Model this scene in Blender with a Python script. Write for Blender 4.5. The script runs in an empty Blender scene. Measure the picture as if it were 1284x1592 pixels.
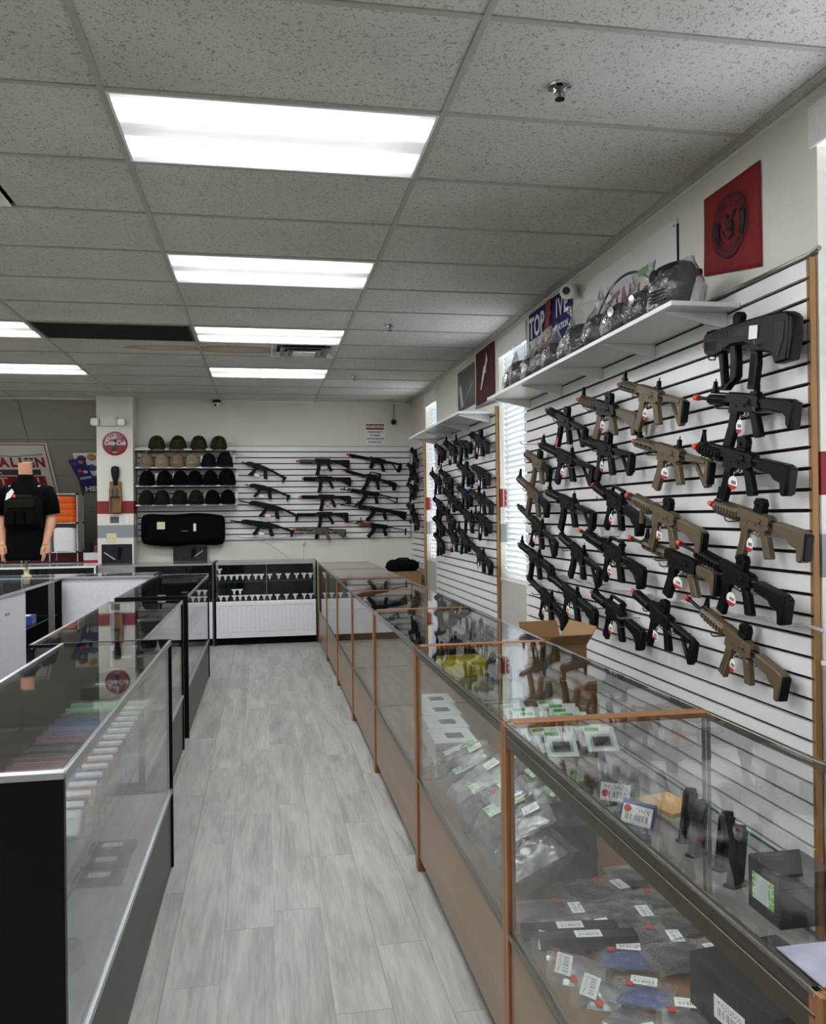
import bpy, bmesh, math, random
from mathutils import Matrix, Vector
random.seed(7)
PI = math.pi
S = bpy.context.scene
COL = S.collection

# ---------------------------------------------------------------- camera
F_PX, YAW, PITCH, ROLL, CAM_H = 1294.9, .1769, .0031, -.0118, 1.556
_r = Vector((math.cos(YAW), -math.sin(YAW), 0)); _f = Vector((math.sin(YAW), math.cos(YAW), 0)); _u = Vector((0, 0, 1))
_f2 = _f*math.cos(PITCH) + _u*math.sin(PITCH); _u2 = _u*math.cos(PITCH) - _f*math.sin(PITCH)
_r3 = _r*math.cos(ROLL) + _u2*math.sin(ROLL); _u3 = _u2*math.cos(ROLL) - _r*math.sin(ROLL)
cam_d = bpy.data.cameras.new('camera'); cam_d.sensor_fit = 'HORIZONTAL'; cam_d.sensor_width = 36
cam_d.lens = F_PX/1284*36; cam_d.clip_start = .02; cam_d.clip_end = 200
cam = bpy.data.objects.new('camera', cam_d); COL.objects.link(cam)
cam.matrix_world = Matrix(((_r3.x, _u3.x, -_f2.x, 0), (_r3.y, _u3.y, -_f2.y, 0), (_r3.z, _u3.z, -_f2.z, CAM_H), (0, 0, 0, 1)))
S.camera = cam

# ---------------------------------------------------------------- sky, exposure
W = bpy.data.worlds.new('sky'); S.world = W; W.use_nodes = True
_bg = W.node_tree.nodes['Background']; _bg.inputs[0].default_value = (.86, .93, 1, 1); _bg.inputs[1].default_value = 5.0
S.view_settings.view_transform = 'Standard'; S.view_settings.look = 'None'
S.view_settings.gamma = 1; S.view_settings.use_curve_mapping = False
S.view_settings.exposure = 0.66
LAMP = 7.0            # strength of the fluorescent troffers
try:
    S.cycles.transparent_max_bounces = 40; S.cycles.max_bounces = 10; S.cycles.diffuse_bounces = 5; S.cycles.glossy_bounces = 5
    S.cycles.caustics_reflective = False; S.cycles.caustics_refractive = False
    S.cycles.use_denoising = True; S.cycles.sample_clamp_indirect = 6
except Exception: pass

# ---------------------------------------------------------------- materials
def lin(h):
    if not isinstance(h, str): return tuple(h)
    v = [int(h[i:i+2], 16)/255 for i in (0, 2, 4)]
    return tuple(c/12.92 if c <= .04045 else ((c+.055)/1.055)**2.4 for c in v)
MATS = {}
def new_mat(name):
    m = bpy.data.materials.new(name); m.use_nodes = True; MATS[name] = m
    nt = m.node_tree; return m, nt, nt.nodes['Principled BSDF']
def N(nt, t, **kw):
    n = nt.nodes.new(t)
    for k, v in kw.items():
        if k.startswith('i_'):
            kk = k[2:]; kk = int(kk) if kk.isdigit() else kk.replace('_', ' ')
            n.inputs[kk].default_value = v
        else: setattr(n, k, v)
    return n
def ramp(nt, src, stops, interp='LINEAR'):
    r = N(nt, 'ShaderNodeValToRGB'); r.color_ramp.interpolation = interp
    e = r.color_ramp.elements
    while len(e) < len(stops): e.new(.5)
    for q, (p, c) in zip(e, stops):
        q.position = p; c = lin(c) if isinstance(c, str) else c
        q.color = (*c, 1) if len(c) == 3 else c
    nt.links.new(src, r.inputs[0]); return r
def mat(name, col, rough=.5, metal=0, var=.06, scale=40, bump=0, spec=.5, coat=0, trans=0, emis=None):
    """plain principled surface with a little procedural mottling"""
    m, nt, b = new_mat(name); c = lin(col); L = nt.links.new
    geo = N(nt, 'ShaderNodeTexCoord')
    no = N(nt, 'ShaderNodeTexNoise', i_Scale=scale, i_Detail=3.0)
    L(geo.outputs['Object'], no.inputs['Vector'])
    r = ramp(nt, no.outputs['Fac'], [(.3, [x*(1-var) for x in c]), (.7, [min(1, x*(1+var)) for x in c])])
    L(r.outputs[0], b.inputs['Base Color'])
    b.inputs['Roughness'].default_value = rough; b.inputs['Metallic'].default_value = metal
    b.inputs['Specular IOR Level'].default_value = spec; b.inputs['Coat Weight'].default_value = coat
    if trans: b.inputs['Transmission Weight'].default_value = trans
    if emis: b.inputs['Emission Color'].default_value = (*lin(emis[0]), 1); b.inputs['Emission Strength'].default_value = emis[1]
    if bump:
        bp = N(nt, 'ShaderNodeBump', i_Strength=bump, i_Distance=.002); L(no.outputs['Fac'], bp.inputs['Height']); L(bp.outputs[0], b.inputs['Normal'])
    return m
def film(name, tint, base, diff=.0, bump=0, rough=.02, dcol=(.8, .8, .8), power=5.0, scale=60):
    """thin clear sheet: transparency and mirror mixed by the angle, plus a little milky diffuse"""
    m = bpy.data.materials.new(name); m.use_nodes = True; MATS[name] = m
    nt = m.node_tree; nt.nodes.clear(); L = nt.links.new
    out = N(nt, 'ShaderNodeOutputMaterial'); lw = N(nt, 'ShaderNodeLayerWeight', i_Blend=.5)
    pw = N(nt, 'ShaderNodeMath', operation='POWER'); pw.inputs[1].default_value = power
    ma = N(nt, 'ShaderNodeMath', operation='MULTIPLY_ADD'); ma.inputs[1].default_value = 1-base; ma.inputs[2].default_value = base
    L(lw.outputs['Facing'], pw.inputs[0]); L(pw.outputs[0], ma.inputs[0])
    tr = N(nt, 'ShaderNodeBsdfTransparent'); tr.inputs[0].default_value = (*tint, 1)
    gl = N(nt, 'ShaderNodeBsdfGlossy'); gl.inputs['Roughness'].default_value = rough
    mx = N(nt, 'ShaderNodeMixShader'); L(ma.outputs[0], mx.inputs[0]); L(tr.outputs[0], mx.inputs[1]); L(gl.outputs[0], mx.inputs[2])
    last = mx
    if diff:
        df = N(nt, 'ShaderNodeBsdfDiffuse'); df.inputs[0].default_value = (*dcol, 1)
        m2 = N(nt, 'ShaderNodeMixShader'); m2.inputs[0].default_value = diff; L(mx.outputs[0], m2.inputs[1]); L(df.outputs[0], m2.inputs[2]); last = m2
    if bump:
        tc = N(nt, 'ShaderNodeTexCoord'); no = N(nt, 'ShaderNodeTexNoise', i_Scale=scale, i_Detail=2.0, i_Distortion=1.5)
        L(tc.outputs['Object'], no.inputs['Vector'])
        bp = N(nt, 'ShaderNodeBump', i_Strength=bump, i_Distance=.01); L(no.outputs['Fac'], bp.inputs['Height']); L(bp.outputs[0], gl.inputs['Normal'])
    L(last.outputs[0], out.inputs[0]); return m

# paint with the shop's red and grey wall stripes (heights in metres on the wall)
def stripe_paint(name, base, bands, var=.03):
    m, nt, b = new_mat(name); L = nt.links.new
    g = N(nt, 'ShaderNodeNewGeometry'); sx = N(nt, 'ShaderNodeSeparateXYZ'); L(g.outputs['Position'], sx.inputs[0])
    dv = N(nt, 'ShaderNodeMath', operation='DIVIDE'); dv.inputs[1].default_value = 4.0; L(sx.outputs['Z'], dv.inputs[0])
    st = [(0, base)]; 
    st = []
    last = base; pts = [(0.0, bands.get('low', base))]
    for z, c in sorted(bands['z']): pts.append((z/4.0, c))
    r = ramp(nt, dv.outputs[0], pts, 'CONSTANT')
    no = N(nt, 'ShaderNodeTexNoise', i_Scale=3.0, i_Detail=4.0); L(g.outputs['Position'], no.inputs['Vector'])
    mx = N(nt, 'ShaderNodeMix', data_type='RGBA', blend_type='MULTIPLY'); mx.inputs[0].default_value = 1
    r2 = ramp(nt, no.outputs['Fac'], [(.3, (1-var*2,)*3), (.7, (1, 1, 1))])
    L(r.outputs[0], mx.inputs[6]); L(r2.outputs[0], mx.inputs[7]); L(mx.outputs[2], b.inputs['Base Color'])
    n2 = N(nt, 'ShaderNodeTexNoise', i_Scale=220.0); L(g.outputs['Position'], n2.inputs['Vector'])
    bp = N(nt, 'ShaderNodeBump', i_Strength=.08, i_Distance=.002); L(n2.outputs['Fac'], bp.inputs['Height']); L(bp.outputs[0], b.inputs['Normal'])
    b.inputs['Roughness'].default_value = .6
    return m
CREAM, RED, GREY = 'dfdbd0', '82131d', '8c8e90'
stripe_paint('wall_paint', CREAM, {'low': 'b3b1a9', 'z': [(.98, CREAM), (1.31, GREY), (1.46, CREAM), (1.60, RED), (1.764, CREAM)]})
stripe_paint('plain_paint', CREAM, {'z': []})

def ceiling_tile_mat(name, stain=None):
    m, nt, b = new_mat(name); L = nt.links.new
    g = N(nt, 'ShaderNodeNewGeometry'); pos = g.outputs['Position']
    n1 = N(nt, 'ShaderNodeTexNoise', i_Scale=80.0, i_Detail=2.0, i_Distortion=1.1); L(pos, n1.inputs['Vector'])
    r1 = ramp(nt, n1.outputs['Fac'], [(.35, (.52, .52, .52)), (.43, (1, 1, 1))])
    v = N(nt, 'ShaderNodeTexVoronoi', i_Scale=150.0); L(pos, v.inputs['Vector'])
    r2 = ramp(nt, v.outputs['Distance'], [(.14, (.6, .6, .6)), (.22, (1, 1, 1))])
    n3 = N(nt, 'ShaderNodeTexNoise', i_Scale=1.6, i_Detail=3.0); L(pos, n3.inputs['Vector'])
    r3 = ramp(nt, n3.outputs['Fac'], [(.3, 'bcbab3'), (.7, 'cecbc4')])
    m1 = N(nt, 'ShaderNodeMix', data_type='RGBA', blend_type='MULTIPLY'); m1.inputs[0].default_value = 1
    L(r1.outputs[0], m1.inputs[6]); L(r2.outputs[0], m1.inputs[7])  # dark look of the tile's small holes and fissures, shade put into the colour
    m2 = N(nt, 'ShaderNodeMix', data_type='RGBA', blend_type='MULTIPLY'); m2.inputs[0].default_value = 1
    L(m1.outputs[2], m2.inputs[6]); L(r3.outputs[0], m2.inputs[7]); col = m2.outputs[2]
    if stain:   # water stain: an irregular brown-edged ring
        cx, cy, rx, ry = stain
        mp = N(nt, 'ShaderNodeMapping'); mp.inputs['Location'].default_value = (-cx/rx, -cy/ry, 0); mp.inputs['Scale'].default_value = (1/rx, 1/ry, 0)
        L(pos, mp.inputs[0])
        nz = N(nt, 'ShaderNodeTexNoise', i_Scale=6.0); L(pos, nz.inputs['Vector'])
        ln = N(nt, 'ShaderNodeVectorMath', operation='LENGTH'); L(mp.outputs[0], ln.inputs[0])
        ad = N(nt, 'ShaderNodeMath', operation='MULTIPLY_ADD'); ad.inputs[1].default_value = .5; L(nz.outputs['Fac'], ad.inputs[0]); L(ln.outputs['Value'], ad.inputs[2])
        rs = ramp(nt, ad.outputs[0], [(.55, (.86, .78, .66)), (1.0*.96, (.72, .55, .38)), (.985, (.45, .28, .15)), (1.0, (1, 1, 1))])
        m3 = N(nt, 'ShaderNodeMix', data_type='RGBA', blend_type='MULTIPLY'); m3.inputs[0].default_value = 1
        mm = N(nt, 'ShaderNodeMath', operation='MULTIPLY'); mm.inputs[1].default_value = .8; L(ad.outputs[0], mm.inputs[0]); nt.links.new(mm.outputs[0], rs.inputs[0])
        L(col, m3.inputs[6]); L(rs.outputs[0], m3.inputs[7]); col = m3.outputs[2]
    L(col, b.inputs['Base Color']); b.inputs['Roughness'].default_value = .9
    bp = N(nt, 'ShaderNodeBump', i_Strength=.35, i_Distance=.004); L(m1.outputs[2], bp.inputs['Height']); L(bp.outputs[0], b.inputs['Normal'])
    return m
ceiling_tile_mat('tile'); ceiling_tile_mat('tile_stain_a', (-.85, 7.62, .34, .12)); ceiling_tile_mat('tile_stain_b', (-.22, 7.62, .36, .17))

def plank_mat():
    m, nt, b = new_mat('plank'); L = nt.links.new
    g = N(nt, 'ShaderNodeNewGeometry'); oi = N(nt, 'ShaderNodeObjectInfo')
    off = N(nt, 'ShaderNodeVectorMath', operation='MULTIPLY_ADD')
    cmb = N(nt, 'ShaderNodeCombineXYZ'); 
    for k in range(3): L(oi.outputs['Random'], cmb.inputs[k])
    sc = N(nt, 'ShaderNodeVectorMath', operation='SCALE'); sc.inputs['Scale'].default_value = 37.0; L(cmb.outputs[0], sc.inputs[0])
    ad = N(nt, 'ShaderNodeVectorMath', operation='ADD'); L(g.outputs['Position'], ad.inputs[0]); L(sc.outputs[0], ad.inputs[1])
    mp = N(nt, 'ShaderNodeMapping'); mp.inputs['Scale'].default_value = (9, 1.25, 9); L(ad.outputs[0], mp.inputs[0])
    n1 = N(nt, 'ShaderNodeTexNoise', i_Scale=1.0, i_Detail=6.0, i_Roughness=.58, i_Distortion=1.0); L(mp.outputs[0], n1.inputs['Vector'])
    mp2 = N(nt, 'ShaderNodeMapping'); mp2.inputs['Scale'].default_value = (85, 5.0, 85); L(ad.outputs[0], mp2.inputs[0])
    n2 = N(nt, 'ShaderNodeTexNoise', i_Scale=1.0, i_Detail=4.0, i_Roughness=.7); L(mp2.outputs[0], n2.inputs['Vector'])
    mx = N(nt, 'ShaderNodeMath', operation='MULTIPLY_ADD'); mx.inputs[1].default_value = .45; L(n2.outputs['Fac'], mx.inputs[0])
    m5 = N(nt, 'ShaderNodeMath', operation='MULTIPLY'); m5.inputs[1].default_value = .75; L(n1.outputs['Fac'], m5.inputs[0]); L(m5.outputs[0], mx.inputs[2])
    r = ramp(nt, mx.outputs[0], [(.34, '75736d'), (.50, '8d8b85'), (.64, 'a19f98'), (.8, 'b2b0a9')])
    tint = N(nt, 'ShaderNodeMath', operation='MULTIPLY_ADD'); tint.inputs[1].default_value = .13; tint.inputs[2].default_value = .86; L(oi.outputs['Random'], tint.inputs[0])
    vm = N(nt, 'ShaderNodeVectorMath', operation='SCALE'); L(r.outputs[0], vm.inputs[0]); L(tint.outputs[0], vm.inputs['Scale'])
    L(vm.outputs[0], b.inputs['Base Color']); b.inputs['Roughness'].default_value = .42
    bp = N(nt, 'ShaderNodeBump', i_Strength=.06, i_Distance=.002); L(n2.outputs['Fac'], bp.inputs['Height']); L(bp.outputs[0], b.inputs['Normal'])
plank_mat()

def wood_mat(name, c1, c2, sc=(3, 40, 40), rough=.4, axis=None):
    m, nt, b = new_mat(name); L = nt.links.new
    tc = N(nt, 'ShaderNodeTexCoord'); mp = N(nt, 'ShaderNodeMapping'); mp.inputs['Scale'].default_value = sc; L(tc.outputs['Object'], mp.inputs[0])
    n = N(nt, 'ShaderNodeTexNoise', i_Scale=1.0, i_Detail=5.0, i_Distortion=.6); L(mp.outputs[0], n.inputs['Vector'])
    r = ramp(nt, n.outputs['Fac'], [(.3, c1), (.7, c2)]); L(r.outputs[0], b.inputs['Base Color']); b.inputs['Roughness'].default_value = rough
    return m
wood_mat('oak_panel', '85705f', '917b69', (2, 2, 14)); wood_mat('oak_edge', '7d5332', '94663f', (40, 40, 5), .35); wood_mat('oak_deck', '70523a', '876347', (3, 30, 30), .45)
wood_mat('cedar', '6e4c28', '8a6336', (30, 30, 6)); wood_mat('gun_wood', '5a2410', '7a3419', (8, 30, 30), .35)
mat('white_laminate', 'dcdce2', .35); mat('white_board', 'e2e1e0', .3, var=.015, scale=8); mat('groove', '2a1810', .8, spec=.1); mat('lavender_paper', '8b8c9a', .6, var=.25, scale=18)
mat('board_edge', '9a7145', .7); mat('white_metal', 'e6e6e4', .35); mat('shelf_white', 'dedfdf', .35, var=.02)
mat('black_laminate', '060607', .35, var=.1, spec=.2); mat('dark_panel', '37362f', .38); mat('black_plastic', '08080a', .45, spec=.25); mat('black_matte', '060606', .75, spec=.1)
mat('aluminium', 'c4c8ca', .3, .9, var=.03); mat('bronze', '6f675d', .3, .85); mat('steel', '9a9a98', .3, .9); mat('chrome', 'd4d6d8', .12, 1, var=.02)
mat('grey_deck', 'aeb0b0', .5); mat('tee_paint', 'a5a39c', .5); mat('case_back', '4f4e48', .5); mat('gun_black', '0a0a0b', .45, .0, var=.15, bump=.1, scale=300, spec=.14); mat('gun_metal', '0c0c0d', .42, 0, var=.15, spec=.18)
mat('gun_grey', '17181a', .45, 0, var=.1, bump=.1, scale=300, spec=.16); mat('tan', '594c37', .5, 0, var=.06, bump=.1, scale=300); mat('tan_dark', '4d3d2d', .5, 0, var=.06); mat('olive_gun', '4d482f', .5, var=.06)
mat('orange_tip', 'e8481f', .4); mat('red_tip', 'b4202a', .4); mat('tag_white', 'ecebe8', .5, var=.02); mat('tag_red', 'b01525', .5); mat('pink_tag', 'e8428c', .5)
mat('red_cloth', '7c0d15', .8, bump=.3, scale=14); mat('dark_red_cloth', '480c11', .8, bump=.3, scale=14); mat('ink', '140a0c', .7)
mat('blue_cloth', '141f60', .8, bump=.2, scale=20); mat('letter_white', 'd9dae2', .7); mat('letter_red', '8c171e', .6); mat('sign_white', 'e4e4e2', .4, var=.02); mat('banner_white', 'c9c5bf', .7, bump=.3, scale=9)
mat('letter_dark', '3a3a38', .7); mat('sign_red', '80141c', .3); mat('camo', '322f1e', .9, spec=.08, var=.5, scale=30); mat('khaki', '80725c', .9, spec=.08, bump=.3, scale=200); mat('sand', '8f846d', .9, spec=.08, bump=.3, scale=200)
mat('black_cloth', '07080a', .9, spec=.08, bump=.3, scale=200); mat('olive_cloth', '1a1d12', .9, spec=.08, bump=.3, scale=200); mat('navy_cloth', '14161b', .9, spec=.08, bump=.3, scale=200)
mat('skin', 'cf9678', .45, var=.03); mat('orange_cloth', 'e56a22', .9, bump=.3, scale=150); mat('teal_cloth', '1d4f63', .9); mat('cardboard', '8a6a45', .85, var=.05, scale=12); mat('kraft', 'c39b62', .85)
mat('cream_plastic', 'd9d1aa', .4); mat('clear_plastic', 'd8dadb', .2); mat('poster_dark', '15161f', .3, var=.8, scale=9); mat('poster_blue', '33357a', .5, var=.3, scale=14); mat('poster_grey', '4a4b4d', .35, var=.5, scale=5)
mat('box_black', '101113', .4, var=.1, spec=.25); mat('box_white', 'd3d6d6', .4); mat('yellow_plastic', 'c9bb1f', .35); mat('green_print', '55a03c', .5); mat('blue_box', '3a5488', .4); mat('maroon_box', '7c3d44', .4); mat('gold_box', 'b08a45', .4); mat('purple_box', '55455f', .4); mat('green_box', '8dbfa0', .4)
mat('dark_red_wall', '6d2b2e', .7); mat('slope_paint', '8f8b80', .85); mat('beige_case', 'cfcabb', .4); mat('lens', '070708', .08, spec=.8); mat('cable', 'bdbcb8', .6); mat('mirror_black', '101214', .08, spec=.6); mat('foil', 'c9cbcd', .18, .9, bump=.6, scale=35)
mat('bag_dark', '17181a', .4, var=.4, scale=18, bump=.4, spec=.25); mat('blue_print', '27357e', .4); mat('red_dot', 'c5232c', .5); mat('blue_gun', '121a38', .5, spec=.15); mat('pale_band', 'ddd6c4', .6)
film('glass', (.965, .98, .972), .03); film('bag_film', (.94, .95, .95), .06, .025, .9, .10, power=3.0); film('mask_film', (.86, .87, .88), .06, .03, 1.0, .12, power=3.0, scale=24); film('window_glass', (.97, .98, .98), .045)
film('cord_clear', (.9, .9, .9), .3, .3)
m_, nt_, b_ = new_mat('glass_edge'); b_.inputs['Base Color'].default_value = (*lin('1b5a46'), 1); b_.inputs['Roughness'].default_value = .5; b_.inputs['Specular IOR Level'].default_value = .2
# printed labels: bars and lines of print
def label_mat(name, bars=True, bg='e9e9e7', ink='1c1c1e'):
    m, nt, b = new_mat(name); L = nt.links.new
    tc = N(nt, 'ShaderNodeTexCoord'); sx = N(nt, 'ShaderNodeSeparateXYZ'); L(tc.outputs['Generated'], sx.inputs[0])
    mp = N(nt, 'ShaderNodeMapping'); mp.inputs['Scale'].default_value = (34, 0, 0); L(tc.outputs['Generated'], mp.inputs[0])
    w = N(nt, 'ShaderNodeTexNoise', i_Scale=1.0, i_Detail=1.0); L(mp.outputs[0], w.inputs['Vector'])
    r = ramp(nt, w.outputs['Fac'], [(.47, (0, 0, 0)), (.49, (1, 1, 1))])
    mp2 = N(nt, 'ShaderNodeMapping'); mp2.inputs['Scale'].default_value = (16, 9, 0); L(tc.outputs['Generated'], mp2.inputs[0])
    w2 = N(nt, 'ShaderNodeTexNoise', i_Scale=1.6, i_Detail=0.0); L(mp2.outputs[0], w2.inputs['Vector'])
    r2 = ramp(nt, w2.outputs['Fac'], [(.40, (0, 0, 0)), (.43, (1, 1, 1))])
    # bars fill 20..55 % of the height and 8..92 % of the width, print above
    yb = ramp(nt, sx.outputs['Y'], [(0, (0, 0, 0)), (.2, (1, 1, 1)), (.55, (0, 0, 0))], 'CONSTANT')
    yt = ramp(nt, sx.outputs['Y'], [(0, (0, 0, 0)), (.62, (1, 1, 1)), (.86, (0, 0, 0))], 'CONSTANT')
    xb = ramp(nt, sx.outputs['X'], [(0, (0, 0, 0)), (.1, (1, 1, 1)), (.9, (0, 0, 0))], 'CONSTANT')
    def mul(a, c):
        n = N(nt, 'ShaderNodeMath', operation='MULTIPLY'); L(a, n.inputs[0]); L(c, n.inputs[1]); return n.outputs[0]
    def inv(a):
        n = N(nt, 'ShaderNodeMath', operation='SUBTRACT'); n.inputs[0].default_value = 1; L(a, n.inputs[1]); return n.outputs[0]
    k = mul(mul(yb.outputs[0], xb.outputs[0]), inv(r.outputs[0])); t = mul(mul(yt.outputs[0], xb.outputs[0]), inv(r2.outputs[0]))
    s = N(nt, 'ShaderNodeMath', operation='MAXIMUM'); L(k, s.inputs[0]); L(t, s.inputs[1])
    mx = N(nt, 'ShaderNodeMix', data_type='RGBA'); L(s.outputs[0], mx.inputs[0]); mx.inputs[6].default_value = (*lin(bg), 1); mx.inputs[7].default_value = (*lin(ink), 1)
    L(mx.outputs[2], b.inputs['Base Color']); b.inputs['Roughness'].default_value = .45
label_mat('barcode')
def brick_label(name):
    m, nt, b = new_mat(name); L = nt.links.new
    tc = N(nt, 'ShaderNodeTexCoord'); bt = N(nt, 'ShaderNodeTexBrick', i_Scale=4.0); bt.inputs['Color1'].default_value = (.8, .84, .86, 1); bt.inputs['Color2'].default_value = (.72, .78, .8, 1)
    bt.inputs['Mortar'].default_value = (.02, .03, .02, 1); bt.inputs['Mortar Size'].default_value = .022; L(tc.outputs['Generated'], bt.inputs['Vector'])
    sx = N(nt, 'ShaderNodeSeparateXYZ'); L(tc.outputs['Generated'], sx.inputs[0])
    st = ramp(nt, sx.outputs['X'], [(0, (1, 1, 1)), (.12, (0, 0, 0)), (.74, (1, 1, 1))], 'CONSTANT')
    no = N(nt, 'ShaderNodeTexNoise', i_Scale=9.0); L(tc.outputs['Generated'], no.inputs['Vector'])
    gr = ramp(nt, no.outputs['Fac'], [(.5, '7fb04a'), (.56, 'dfe6da')])
    mx = N(nt, 'ShaderNodeMix', data_type='RGBA'); L(st.outputs[0], mx.inputs[0]); L(bt.outputs['Color'], mx.inputs[6]); L(gr.outputs[0], mx.inputs[7])
    L(mx.outputs[2], b.inputs['Base Color']); b.inputs['Roughness'].default_value = .35
brick_label('green_label')
def M_(n): return MATS[n]

# ---------------------------------------------------------------- mesh builder
class MB:
    def __init__(s): s.v = []; s.f = []; s.m = []
    def add(s, vs, fs, m=0, X=None):
        o = len(s.v)
        s.v += [tuple(X @ Vector(p)) for p in vs] if X is not None else [tuple(p) for p in vs]
        s.f += [tuple(i+o for i in f) for f in fs]; s.m += [m]*len(fs); return s
    def box(s, x0, x1, y0, y1, z0, z1, m=0, X=None):
        return s.add([(x0, y0, z0), (x1, y0, z0), (x1, y1, z0), (x0, y1, z0), (x0, y0, z1), (x1, y0, z1), (x1, y1, z1), (x0, y1, z1)],
                     [(0, 3, 2, 1), (4, 5, 6, 7), (0, 1, 5, 4), (1, 2, 6, 5), (2, 3, 7, 6), (3, 0, 4, 7)], m, X)
    def prism(s, pts, w, m=0, X=None, y=0, taper=0):
        """outline pts in (x, z), extruded by w along y about y"""
        n = len(pts); A = sum(pts[i][0]*pts[(i+1) % n][1]-pts[(i+1) % n][0]*pts[i][1] for i in range(n))
        if A < 0: pts = pts[::-1]
        vs = [(p[0], y-w/2, p[1]) for p in pts]+[(p[0], y+w/2, p[1]) for p in pts]
        fs = [tuple(range(n)), tuple(range(2*n-1, n-1, -1))]+[(i, i+n, (i+1) % n+n, (i+1) % n) for i in range(n)]
        return s.add(vs, fs, m, X)
    def tube(s, path, r, n=8, m=0, X=None, cap=True):
        P = [Vector(p) for p in path]; rs = r if isinstance(r, (list, tuple)) else [r]*len(P); vs = []; fs = []
        up = None
        for i, p in enumerate(P):
            d = (P[min(i+1, len(P)-1)]-P[max(i-1, 0)]).normalized()
            if up is None: up = Vector((0, 0, 1)) if abs(d.z) < .9 else Vector((1, 0, 0))
            a = d.cross(up).normalized(); b = a.cross(d).normalized(); up = b
            rr = rs[i]; ra, rb = rr if isinstance(rr, (list, tuple)) else (rr, rr)
            for k in range(n):
                t = 2*PI*(k+.5)/n; vs.append(p+a*math.cos(t)*ra+b*math.sin(t)*rb)
        for i in range(len(P)-1):
            for k in range(n):
                fs.append((i*n+k, i*n+(k+1) % n, (i+1)*n+(k+1) % n, (i+1)*n+k))
        if cap: fs += [tuple(range(n))[::-1], tuple(range((len(P)-1)*n, len(P)*n))]
        return s.add(vs, fs, m, X)
    def lathe(s, prof, n=16, m=0, X=None, cap=True):
        vs = []; fs = []
        for r, z in prof: vs += [(r*math.cos(2*PI*k/n), r*math.sin(2*PI*k/n), z) for k in range(n)]
        for i in range(len(prof)-1):
            for k in range(n): fs.append((i*n+k, i*n+(k+1) % n, (i+1)*n+(k+1) % n, (i+1)*n+k))
        if cap: fs += [tuple(range(n))[::-1], tuple(range((len(prof)-1)*n, len(prof)*n))]
        return s.add(vs, fs, m, X)
    def loft(s, rings, m=0, X=None, cap=True):
        n = len(rings[0]); vs = [p for r in rings for p in r]; fs = []
        for i in range(len(rings)-1):
            for k in range(n): fs.append((i*n+k, i*n+(k+1) % n, (i+1)*n+(k+1) % n, (i+1)*n+k))
        if cap: fs += [tuple(range(n))[::-1], tuple(range((len(rings)-1)*n, len(rings)*n))]
        return s.add(vs, fs, m, X)
    def mesh(s, name, mats, bevel=0, seg=1, smooth=35):
        me = bpy.data.meshes.new(name); me.from_pydata(s.v, [], s.f)
        for q in (mats if isinstance(mats, (list, tuple)) else [mats]): me.materials.append(M_(q) if isinstance(q, str) else q)
        me.polygons.foreach_set('material_index', s.m)
        bm = bmesh.new(); bm.from_mesh(me); bmesh.ops.recalc_face_normals(bm, faces=bm.faces)
        if bevel:
            es = [e for e in bm.edges if len(e.link_faces) == 2 and e.calc_face_angle(0) > .5]
            bmesh.ops.bevel(bm, geom=es, offset=bevel, segments=seg, affect='EDGES', clamp_overlap=True)
        bm.to_mesh(me); bm.free()
        if smooth:
            me.polygons.foreach_set('use_smooth', [True]*len(me.polygons)); me.set_sharp_from_angle(angle=math.radians(smooth))
        me.update(); return me
    def obj(s, name, mats, parent=None, loc=(0, 0, 0), rot=(0, 0, 0), bevel=0, seg=1, smooth=35):
        return link(name, s.mesh(name, mats, bevel, seg, smooth), parent, loc, rot)
def link(name, me, parent=None, loc=(0, 0, 0), rot=(0, 0, 0), scale=None):
    o = bpy.data.objects.new(name, me); COL.objects.link(o); o.location = loc; o.rotation_euler = rot
    if scale is not None: o.scale = scale if isinstance(scale, (list, tuple, Vector)) else (scale,)*3
    if parent: o.parent = parent
    return o
def tag(o, label, cat, group=None):
    o['label'] = label; o['category'] = cat
    if group: o['group'] = group
    return o
def struct(o, label=None):
    o['kind'] = 'structure'
    if label: o['label'] = label
    return o
def thing(name, label, cat, loc=(0, 0, 0), rot=(0, 0, 0), group=None):
    o = bpy.data.objects.new(name, None); COL.objects.link(o); o.location = loc; o.rotation_euler = rot; o.empty_display_size = .05
    return tag(o, label, cat, group)
def copy_tree(o, parent=None):
    c = o.copy(); COL.objects.link(c)
    if parent: c.parent = parent
    for ch in o.children: copy_tree(ch, c)
    return c
def text_mesh(body, size, depth=.002, bold=0, shear=0, align='CENTER', sx=1.0, spacing=1.0):
    """flat lettering in the local xz plane, facing -y, centred on the origin"""
    cu = bpy.data.curves.new('lettering', 'FONT'); cu.body = body; cu.size = size; cu.extrude = depth/2; cu.offset = bold; cu.shear = shear
    cu.align_x = align; cu.align_y = 'CENTER'; cu.resolution_u = 2; cu.space_character = spacing
    o = bpy.data.objects.new('lettering', cu); COL.objects.link(o)
    bpy.context.view_layer.update()
    me = bpy.data.meshes.new_from_object(o.evaluated_get(bpy.context.evaluated_depsgraph_get()))
    bpy.data.objects.remove(o)
    me.transform(Matrix.Rotation(PI/2, 4, 'X') @ Matrix.Diagonal((sx, 1, 1, 1)))
    return me
def text(name, body, size, m, parent, loc, rot=(0, 0, 0), **kw):
    me = text_mesh(body, size, **kw); me.materials.clear(); me.materials.append(M_(m)); return link(name, me, parent, loc, rot)
def R3(x=0, y=0, z=0): return Matrix.Rotation(z, 4, 'Z') @ Matrix.Rotation(y, 4, 'Y') @ Matrix.Rotation(x, 4, 'X')
def T3(x, y, z): return Matrix.Translation((x, y, z))
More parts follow.
